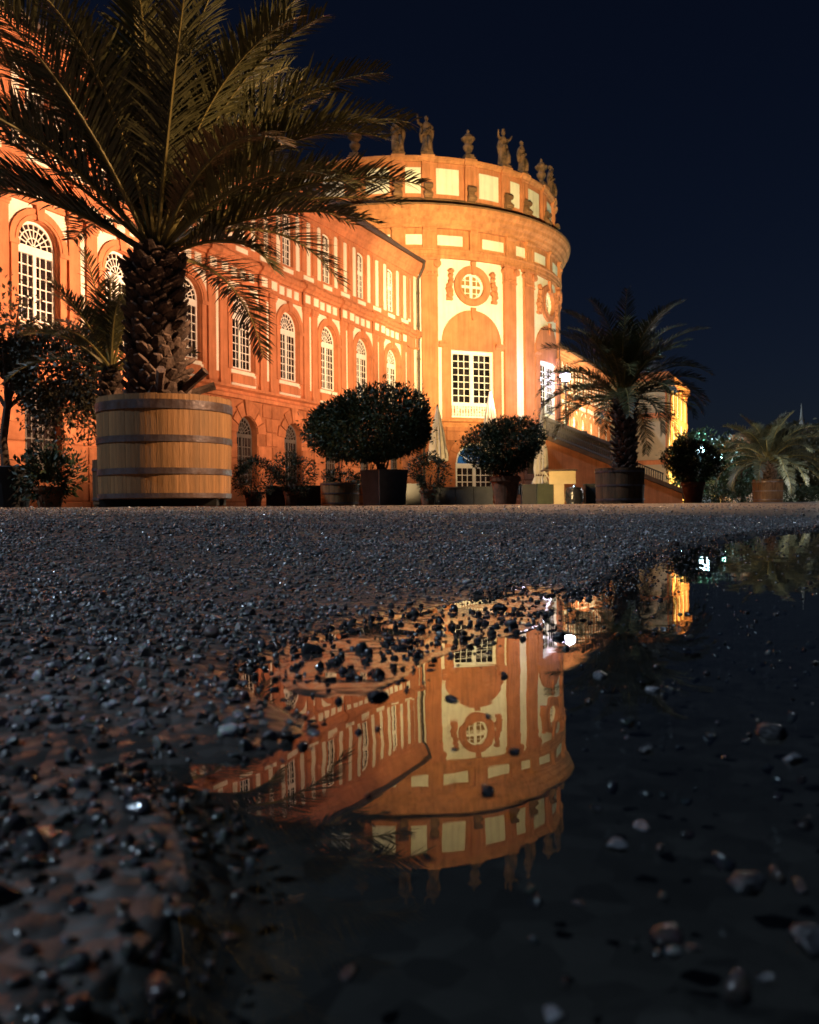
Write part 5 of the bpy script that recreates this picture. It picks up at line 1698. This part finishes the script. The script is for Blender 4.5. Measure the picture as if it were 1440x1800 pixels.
# balustrade on the coping, a line of turned balusters under a rail
nb = 34
bme = (lambda b: (b.lathe([(.06, 0), (.10, .08), (.055, .2), (.10, .42), (.115, .5), (.05, .75), (.08, .84), (.06, .88)], 8), b.mesh('baluster', M['stairdark']))[1])(MB())
for k in range(nb):
    f_ = (k + .5) / nb; x = SX(952) + (SX(1075) - SX(952)) * f_
    part('baluster', bme, st, (x, .17, za + (zb - za) * (x - SX(950)) / (SX(1198) - SX(950)) + .26))
zm = za + (zb - za) * (1075 - 950) / 248
q = MB(); q.prism([(SX(950), za + 1.12), (SX(1076), zm + 1.12), (SX(1076), zm + 1.30), (SX(950), za + 1.30)], -.02, .36); q.build('handrail', M['stairdark'], st)
# landing wall behind, then iron railing down the rest
q = MB(); q.prism([(SX(944), 2.0), (SX(1056), 2.0), (SX(1056), SZ(1056, 748)), (SX(944), SZ(944, 742))], 3.5, 3.9); q.build('landing_wall', M['stairdark'], st)
rme = (lambda b: (b.box(-.025, .025, -.02, .02, 0, 1.15), b.mesh('railing_bar', M['rail']))[1])(MB())
for k in range(34):
    x = SX(1058) + (SX(1196) - SX(1058)) * k / 33
    z = za + (zb - za) * (x - SX(950)) / (SX(1198) - SX(950))
    part('railing_bar', rme, st, (x, 3.45, z + .1))
q = MB(); x0, x1 = SX(1056), SX(1198)
f0 = (x0 - SX(950)) / (SX(1198) - SX(950)); q.tube([(x0, 3.45, za + (zb - za) * f0 + 1.28), (x1, 3.45, zb + 1.28)], .04, 6); q.build('railing_bar', M['rail'], st)


def closed_parasol(px, D, top, bot, wpx, lab, straps=0, lean=0.0):
    z1, z0 = zat(px, top, D) - GZ, zat(px, bot, D) - GZ
    r = wpx / 2 / F * D
    t = thing('closed_parasol', lab, 'parasol', (at(px, D), D, GZ), 0.3, 'closed parasols on the terrace')
    t.rotation_euler = (0, lean, .3)
    b = MB(); b.tube([(0, 0, 0), (0, 0, z1 + .06)], .035, 8); b.build('pole', M['pole'], t)
    b = MB(); b.lathe([(.30, 0), (.30, .07), (.06, .10), (.05, .28), (.01, .28)], 20); b.build('base', M['pole'], t)
    b = MB(); n = 26; K = 12; vs = []; fs = []
    for k in range(K + 1):
        q = k / K
        z = z1 - (z1 - z0) * q
        rr = r * (0.10 + 0.90 * q ** .8)
        if straps and abs((q * straps) % 1 - .5) < .12 and q > .2: rr *= .72
        for i in range(n):
            a = 2 * PI * i / n
            fold = 1 + (.28 if i % 2 else -.18) * min(1, q * 2) + rnd.uniform(-.07, .07)
            vs.append((rr * fold * math.cos(a), rr * fold * math.sin(a), z + (rnd.uniform(-.09, .05) if k == K else 0)))
    for k in range(K):
        for i in range(n):
            j = (i + 1) % n; fs.append((k * n + i, k * n + j, (k + 1) * n + j, (k + 1) * n + i))
    b.add(vs, fs); b.build('canopy', M['canvas'], t)
    for s in range(straps):
        q = (s + .5) / straps
        if q < .2: continue
        z = z1 - (z1 - z0) * q; rr = r * (.1 + .9 * q ** .8) * .80
        c = MB(); c.lathe([(rr, z - .03), (rr + .015, z - .03), (rr + .015, z + .03), (rr, z + .03)], 16); c.build('strap', M['strap'], t)
    return t


closed_parasol(771, 30.0, 714, 808, 30, 'closed cream parasol right behind the widest bush')
closed_parasol(864, 31.0, 688, 800, 34, 'closed cream parasol in front of the tall tower window')
closed_parasol(949, 28.0, 707, 850, 24, 'tied up cream parasol with straps near the stairs', 5, .045)

# long dark planter boxes behind the pots
for i, (x0, x1, y0, D, m, lab) in enumerate([
    (470, 566, 856, 26.0, 'black', 'black trough between the little bushes and the half barrel'),
    (706, 740, 852, 27.0, 'black', 'black trough right behind the square grey planter'),
    (764, 800, 858, 27.5, 'grey_box', 'grey trough left of the tower door'),
    (801, 832, 857, 27.5, 'grey_box', 'grey trough standing before the tower door'),
    (833, 866, 857, 27.5, 'grey_box', 'grey trough touching the terracotta planter'),
    (917, 951, 853, 27.5, 'black', 'black trough right of the terracotta planter'),
    (1028, 1050, 852, 27.5, 'grey_box', 'grey box between the black keg and the broad wooden tub')]):
    w = (x1 - x0) / F * D; h = zat((x0 + x1) / 2, y0, D) - GZ
    t = thing('planter_trough', lab, 'planter', (at((x0 + x1) / 2, D), D, GZ), 0, 'planter troughs along the terrace')
    b = MB(); b.box(-w / 2, w / 2, -.20, .20, .04, h); b.build('trough', M[m], t)
    b = MB(); b.box(-w / 2 - .015, w / 2 + .015, -.215, .215, h, h + .03); b.build('rim', M[m], t)
    for s in (-1, 1):
        b = MB(); b.box(s * w * .4 - .04, s * w * .4 + .04, -.18, .18, 0, .04); b.build('foot', M['black'], t)

# counter with the pale T shaped front
D = 27.0
t = thing('serving_counter', 'pale T shaped counter front lit orange, beside the black keg', 'counter', (at(989, D), D, GZ))
h = zat(989, 828, D) - GZ; hm = zat(989, 851, D) - GZ
w = 47 / F * D
b = MB(); b.box(-w / 2, w / 2, -.04, 0, hm, h); b.build('board', M['board'], t)
b = MB(); b.box(-.26, .05, -.036, .0, .0, hm - .003); b.build('leg_board', M['board'], t)
b = MB(); b.box(-w / 2 - .18, w / 2 + .04, -.10, .5, h + .003, h + .05); b.build('counter_top', M['strap'], t)
b = MB(); b.box(-w / 2 - .35, -.27, .02, .45, 0, hm + .02); b.build('side_board', M['greenbox'], t)
b = MB(); b.tube([(-w / 2 - .16, -.02, h), (-w / 2 + .03, -.02, h - .24)], .025, 6); b.build('bracket', M['canvas'], t)
t = thing('beer_keg', 'shiny black keg beside the pale T shaped counter', 'keg', (at(1010, 26.6), 26.6, GZ))
r = 16 / F * 26.6
b = MB(); b.lathe([(r * .9, 0), (r * .95, .03), (r * .9, .08), (r, .16), (r * 1.03, .2), (r, .24), (r, .34), (r * 1.03, .38), (r, .42), (r * .88, .5), (r * .92, .54), (r * .8, .55), (r * .4, .5), (.01, .5)], 24); b.build('body', M['keg'], t, smooth=True)
b = MB(); b.lathe([(.05, .5), (.05, .56), (.03, .60), (.01, .6)], 10); b.build('tap', M['steel'], t)

# ------------------------------------------------------------ far right: houses, trees
def house(px, D, w, dep, h, rh, lab, wm, nwin, rz=0.0):
    t = thing('far_house', lab, 'house', (at(px, D), D, GZ), rz, 'houses beyond the garden')
    hol = []
    for i in range(nwin):
        for z in (1.0, 4.0):
            if z + 1.6 < h: hol.append((-w / 2 + w * (i + .5) / nwin, .5, 'rect', z, z + 1.6, 0))
    b = MB(); b.wall_open(-w / 2, w / 2, -.3, h, hol, 0, .2); b.box(-w / 2, -w / 2 + .2, .21, dep, -.3, h); b.box(w / 2 - .2, w / 2, .21, dep, -.3, h); b.build('wall', M[wm], t)
    b = MB(); b.prism([(-w / 2 - .4, h), (w / 2 + .4, h), (w / 2 - 1.6, h + rh), (-w / 2 + 1.6, h + rh)], -.4, dep + .4); b.build('roof', M['slate'], t)
    for (cx, hw, k, z0, z1, r_) in hol:
        b = MB(); b.box(cx - hw, cx + hw, .14, .18, z0, z1); f_ = b.build('pane', M['pane'], t)
        b = MB(); b.box(cx - .03, cx + .03, .10, .139, z0, z1); b.box(cx - hw, cx + hw, .10, .138, (z0 + z1) / 2 - .03, (z0 + z1) / 2 + .03); b.build('window', M['frame'], t)
    return t


house(1428, 95.0, 12, 9, 4.6, 3.6, 'pale house behind the palm at the right edge', 'housewall', 4, .15)
house(1335, 120.0, 12, 9, 3.6, 2.6, 'low pale house beyond the garden, left of the far right palm', 'housewall', 4, -.1)
t = thing('church_spire', 'slim lit spire above the palm at the right edge', 'tower', (at(1411, 170.0), 170.0, GZ))
b = MB(); b.lathe([(1.2, -.3), (1.0, 13.0), (1.2, 13.2), (1.2, 13.6), (.8, 14.0)], 8); b.build('shaft', M['housewall'], t)
b = MB(); b.lathe([(.9, 14.0), (.4, 16.0), (.04, 19.5)], 8); b.build('spire', M['housewall'], t)


def garden_tree(px, D, top, wpx, lab, m, seed, n=5000, ls=.28):
    h = zat(px, top, D) - GZ; r = wpx / 2 / F * D
    t = thing('garden_tree', lab, 'tree', (at(px, D), D, GZ), 0, 'trees of the far garden')
    b = MB(); b.tube([(0, 0, -.1), (.05, 0, h * .25), (-.03, .05, h * .5), (0, 0, h * .75)], [.18, .14, .10, .05], 8)
    rs = random.Random(seed)
    for k in range(6):
        a = rs.uniform(0, 6.28); q = Vector((0, 0, h * rs.uniform(.25, .5))); e = q + Vector((math.cos(a) * r * .7, math.sin(a) * r * .7, h * .25)); b.tube([q, q.lerp(e, .5), e], [.08, .05, .02], 5)
    b.build('trunk', M['bark'], t)
    part('crown', foliage(0, h * .6, r, r, h * .42, n, ls, seed, m, .3, .35), t, kind='stuff')


garden_tree(1210, 70.0, 768, 60, 'dark tree top in front of the pavilion, over the dark round bush', 'leaf', 91)
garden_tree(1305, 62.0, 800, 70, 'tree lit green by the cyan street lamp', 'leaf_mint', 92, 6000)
garden_tree(1410, 55.0, 770, 90, 'pale lit tree behind the palm at the right edge', 'frond_far', 93, 7000)
garden_tree(1272, 90.0, 800, 60, 'dark tree between the two cyan lamps', 'leaf', 94)
t = thing('garden_hedge', 'dark clipped hedge running behind the palm at far right', 'hedge', (at(1320, 52.0), 52.0, GZ))
part('foliage', foliage(0, .55, 5.2, .8, .62, 7000, .16, 95, 'leaf', .05, .5), t, kind='stuff')

# ------------------------------------------------------------ lamps (each gives its own light)
def light(name, kind, loc, target, energy, color, size=.25, angle=100, blend=.8, parent=None):
    d = bpy.data.lights.new(name, kind)
    d.energy = energy; d.color = color
    if kind == 'SPOT':
        d.spot_size = R_(angle); d.spot_blend = blend; d.shadow_soft_size = size
    elif kind == 'POINT': d.shadow_soft_size = size
    o = bpy.data.objects.new(name, d); col.objects.link(o)
    o.location = loc
    if target is not None:
        o.rotation_euler = (Vector(loc) - Vector(target)).to_track_quat('Z', 'Y').to_euler()
    if parent is not None:
        o.parent = parent; o.matrix_parent_inverse = Matrix.Translation(-parent.location) if not any(parent.rotation_euler) else parent.matrix_world.inverted()
    return o


def floodlight(loc, target, energy, color, lab, angle=120, blend=.9, size=.2):
    loc = Vector(loc); t = thing('floodlight', lab, 'floodlight', (loc.x, loc.y, GZ), 0, 'assumed and added ground floodlights of the palace')
    d = (Vector(target) - loc).normalized()
    Q = d.to_track_quat('Z', 'Y').to_matrix().to_4x4()
    T = Matrix.Translation((0, 0, loc.z - GZ)) @ Q
    b = MB(); b.box(-.16, .16, -.12, .12, -.16, -.02, M4=T); b.box(-.19, .19, -.15, .15, -.02, .02, M4=T); b.build('housing', M['pole'], t)
    b = MB(); b.box(-.15, .15, -.11, .11, .021, .026, M4=T); b.build('lens', M['lens_warm'], t)
    b = MB(); b.tube([(0, 0, 0), (0, 0, loc.z - GZ)], .03, 8); b.box(-.18, .18, -.14, .14, 0, .03); b.build('bracket', M['pole'], t)
    light('flood_beam', 'SPOT', loc + d * .06, target, energy, color, size, angle, blend, t)


def onwall(i, n_, z=.55):
    v = W0 + E_DIR * (BAY * i) + N_DIR * n_
    return Vector((v.x, v.y, GZ + z))


WARM = (1.0, .57, .32); AMBER = (1.0, .68, .30); GOLD = (1.0, .79, .35)
for i, (k, en, c, lab) in enumerate([(-1.6, 1300, WARM, 'assumed floodlight aimed at the wing, hidden behind the leafy tree at left'),
                                     (1.2, 1500, WARM, 'assumed floodlight aimed at the wing behind the big oak tub'),
                                     (3.7, 1500, WARM, 'assumed floodlight aimed at the wing behind the little bushes'),
                                     (5.8, 1500, AMBER, 'assumed floodlight aimed at the wing behind the widest bush')]):
    p0 = onwall(k, 9.5); floodlight(p0, onwall(k + .25, 0, 9.2), en, c, lab)  # unseen ground floods, assumed from the lit wing


def onrot(th, r_, z): return Vector((RC.x + (RR + r_) * math.sin(R_(th)), RC.y - (RR + r_) * math.cos(R_(th)), GZ + z))


def assumed_flood_mast(px, D, z, heads, lab):
    x = at(px, D)
    t = thing('assumed_flood_mast', lab, 'flood mast', (x, D, GZ), 0, 'assumed flood masts of the palace')
    b = MB(); b.lathe([(.12, 0), (.11, .35), (.06, .40), (.045, z)], 12); b.build('pole', M['pole'], t)
    b = MB(); b.box(-.7, .7, -.04, .04, z, z + .07); b.build('crossbar', M['pole'], t)
    for k, (tg, en, c, ang, bl) in enumerate(heads):
        loc = Vector((x + (-.5 + k * 1.0 / max(1, len(heads) - 1)), D, GZ + z + .28))
        d = (Vector(tg) - loc).normalized(); T = Matrix.Translation(loc - t.location) @ d.to_track_quat('Z', 'Y').to_matrix().to_4x4()
        b = MB(); b.box(-.16, .16, -.12, .12, -.16, -.02, M4=T); b.box(-.18, .18, -.14, .14, -.02, .02, M4=T); b.build('flood_head', M['pole'], t)
        b = MB(); b.box(-.15, .15, -.11, .11, .021, .026, M4=T); b.build('lens', M['lens_warm'], t)
        light('flood_beam', 'SPOT', loc + d * .08, tg, en, c, .14, ang, bl, t)


assumed_flood_mast(1099, 26.6, 4.3, [(onwall(-0.3, 0, 9.0), 42000, WARM, 60, .7), (onwall(4.2, 0, 8.6), 28000, WARM, 64, .8), (onwall(7.4, 0, 10.0), 21000, AMBER, 52, .9), (onrot(31, 0, 13.8), 84000, GOLD, 44, .65)],
           'assumed flood mast behind the palm right of the tower, lighting the palace')  # unseen mast, assumed from the light on the walls, set behind the palm
floodlight((at(905, 23.6), 23.6, GZ + .45), (at(1000, 30), 30, 2.0), 800, AMBER, 'added low floodlight behind the terracotta planter', 95, .8)  # added to brighten the counter board and the parasols
floodlight((at(1092, 30), 30, GZ + .4), (at(1120, 50), 50, 1.8), 2600, AMBER, 'added low floodlight behind the broad wooden tub', 80, .8)  # added to brighten the orange stair wall
floodlight((at(690, 25.2), 25.2, GZ + .45), (at(830, 40), 40, 5.5), 900, AMBER, 'added low floodlight behind the square grey planter', 66, .7)  # added to brighten the nearest parasol and the ground floor
pf = W0 + E_DIR * 92 + N_DIR * 17
floodlight((pf.x, pf.y, GZ + .5), (pf.x - N_DIR.x * 11, pf.y - N_DIR.y * 11, 8.5), 120000, (1.0, .74, .24), 'assumed floodlight aimed at the yellow pavilion front', 125)  # source not visible, assumed from the yellow light on the pavilion
pf = W0 + E_DIR * 66 + N_DIR * 9
floodlight((pf.x, pf.y, GZ + .5), (pf.x - N_DIR.x * 9, pf.y - N_DIR.y * 9, 9.0), 42000, (1.0, .82, .46), 'assumed floodlight aimed at the far wing behind the tower', 125)  # unseen source assumed for the lit far wing
pf = W0 + E_DIR * 68 + N_DIR * 13
floodlight((pf.x, pf.y, GZ + .5), (PAV.x + N_DIR.x * -4, PAV.y - N_DIR.y * 4, 8.0), 5000, (1.0, .74, .42), 'added floodlight aimed at the beige side of the pavilion', 90)  # extra beam added to lift the pavilion's side wall


def street_lamp(px, py, D, lab, lens, energy, color, head=.16, pole_r=.05, kind='globe'):
    z = zat(px, py, D)
    t = thing('street_lamp', lab, 'street lamp', (at(px, D), D, GZ), 0, 'street lamps')
    b = MB(); b.lathe([(pole_r * 2.4, 0), (pole_r * 2.2, .25), (pole_r * 1.2, .32), (pole_r, z - GZ - head * 1.1)], 10); b.build('pole', M['pole'], t)
    b = MB(); b.ball((0, 0, z - GZ), head, 16, 10); b.build('globe', M[lens], t, smooth=True)
    b = MB(); b.lathe([(head * 1.15, z - GZ + head * .62), (head * .8, z - GZ + head * 1.05), (.02, z - GZ + head * 1.35)], 14); b.build('cap', M['pole'], t)
    b = MB(); b.lathe([(pole_r * 1.3, z - GZ - head * 1.25), (head * .7, z - GZ - head * .85), (head * .5, z - GZ - head * .80)], 12); b.build('collar', M['pole'], t)
    # the light sits just in front of the globe, which would shade it
    light('lamp_light', 'POINT', (at(px, D), D - head * 2.2, z), None, energy, color, head, parent=t)
    return t


street_lamp(997, 663, 56.0, 'glaring white lamp by the right flank of the tower', 'lens_cool', 420, (.74, .66, 1.0), .30)
street_lamp(1232, 791, 66.0, 'bright cyan street lamp above the dark round bush', 'lens_cyan', 1800, (.55, .95, 1.0), .36)
street_lamp(1264, 803, 74.0, 'second cyan street lamp, lower and further right', 'lens_cyan', 4000, (.30, 1.0, .66), .36)
street_lamp(1462, 790, 35.0, 'assumed white street lamp beyond the right edge, lighting the palm there', 'lens_cool', 600, (1.0, .93, .80), .2)  # lamp out of view, assumed from the white light on this palm
street_lamp(1444, 818, 84.0, 'added white street lamp in front of the pale house at the right edge', 'lens_cool', 6000, (1.0, .92, .82), .3)  # lamp added to whiten the far houses and trees

# wall lantern that floods the right flank of the tower with white light
q0 = onrot(66, 0, 9.0)
t = thing('wall_lantern', 'white wall lantern glaring on the right flank of the tower', 'wall lamp', q0, R_(66))
b = MB(); b.tube([(0, .2, -.5), (0, -.5, -.55), (0, -.8, -.28)], .035, 6); b.build('arm', M['pole'], t)
b = MB(); b.ball((0, -.8, 0), .27, 16, 10); b.build('globe', M['lens_cool'], t, smooth=True)
b = MB(); b.lathe([(.30, .18), (.22, .30), (.02, .40)], 12, (0, -.8, 0)); b.build('cap', M['pole'], t)
light('lantern_light', 'POINT', onrot(63.5, .75, 9.0), None, 240, (.72, .60, 1.0), .15)

# lamp mast assumed out of view on the right, added to light the tubs
mz = 6.0
t = thing('assumed_lamp_mast', 'unseen slim lamp mast, assumed to stand right of the photo, throwing warm light on the tubs', 'lamp mast', (7.2, 7.0, .11))
b = MB(); b.lathe([(.11, 0), (.10, .3), (.05, .36), (.04, mz)], 12); b.build('pole', M['pole'], t)
b = MB(); b.box(-.28, .02, -.10, .10, mz, mz + .09); b.build('head', M['pole'], t)
b = MB(); b.box(-.26, 0, -.08, .08, mz - .012, mz - .002); b.build('lens', M['lens_warm'], t)
light('assumed_mast_light', 'SPOT', (7.05, 7.0, mz + .04), (-1.8, 8.7, 2.2), 10500, (1.0, .60, .32), .10, 78, .8)
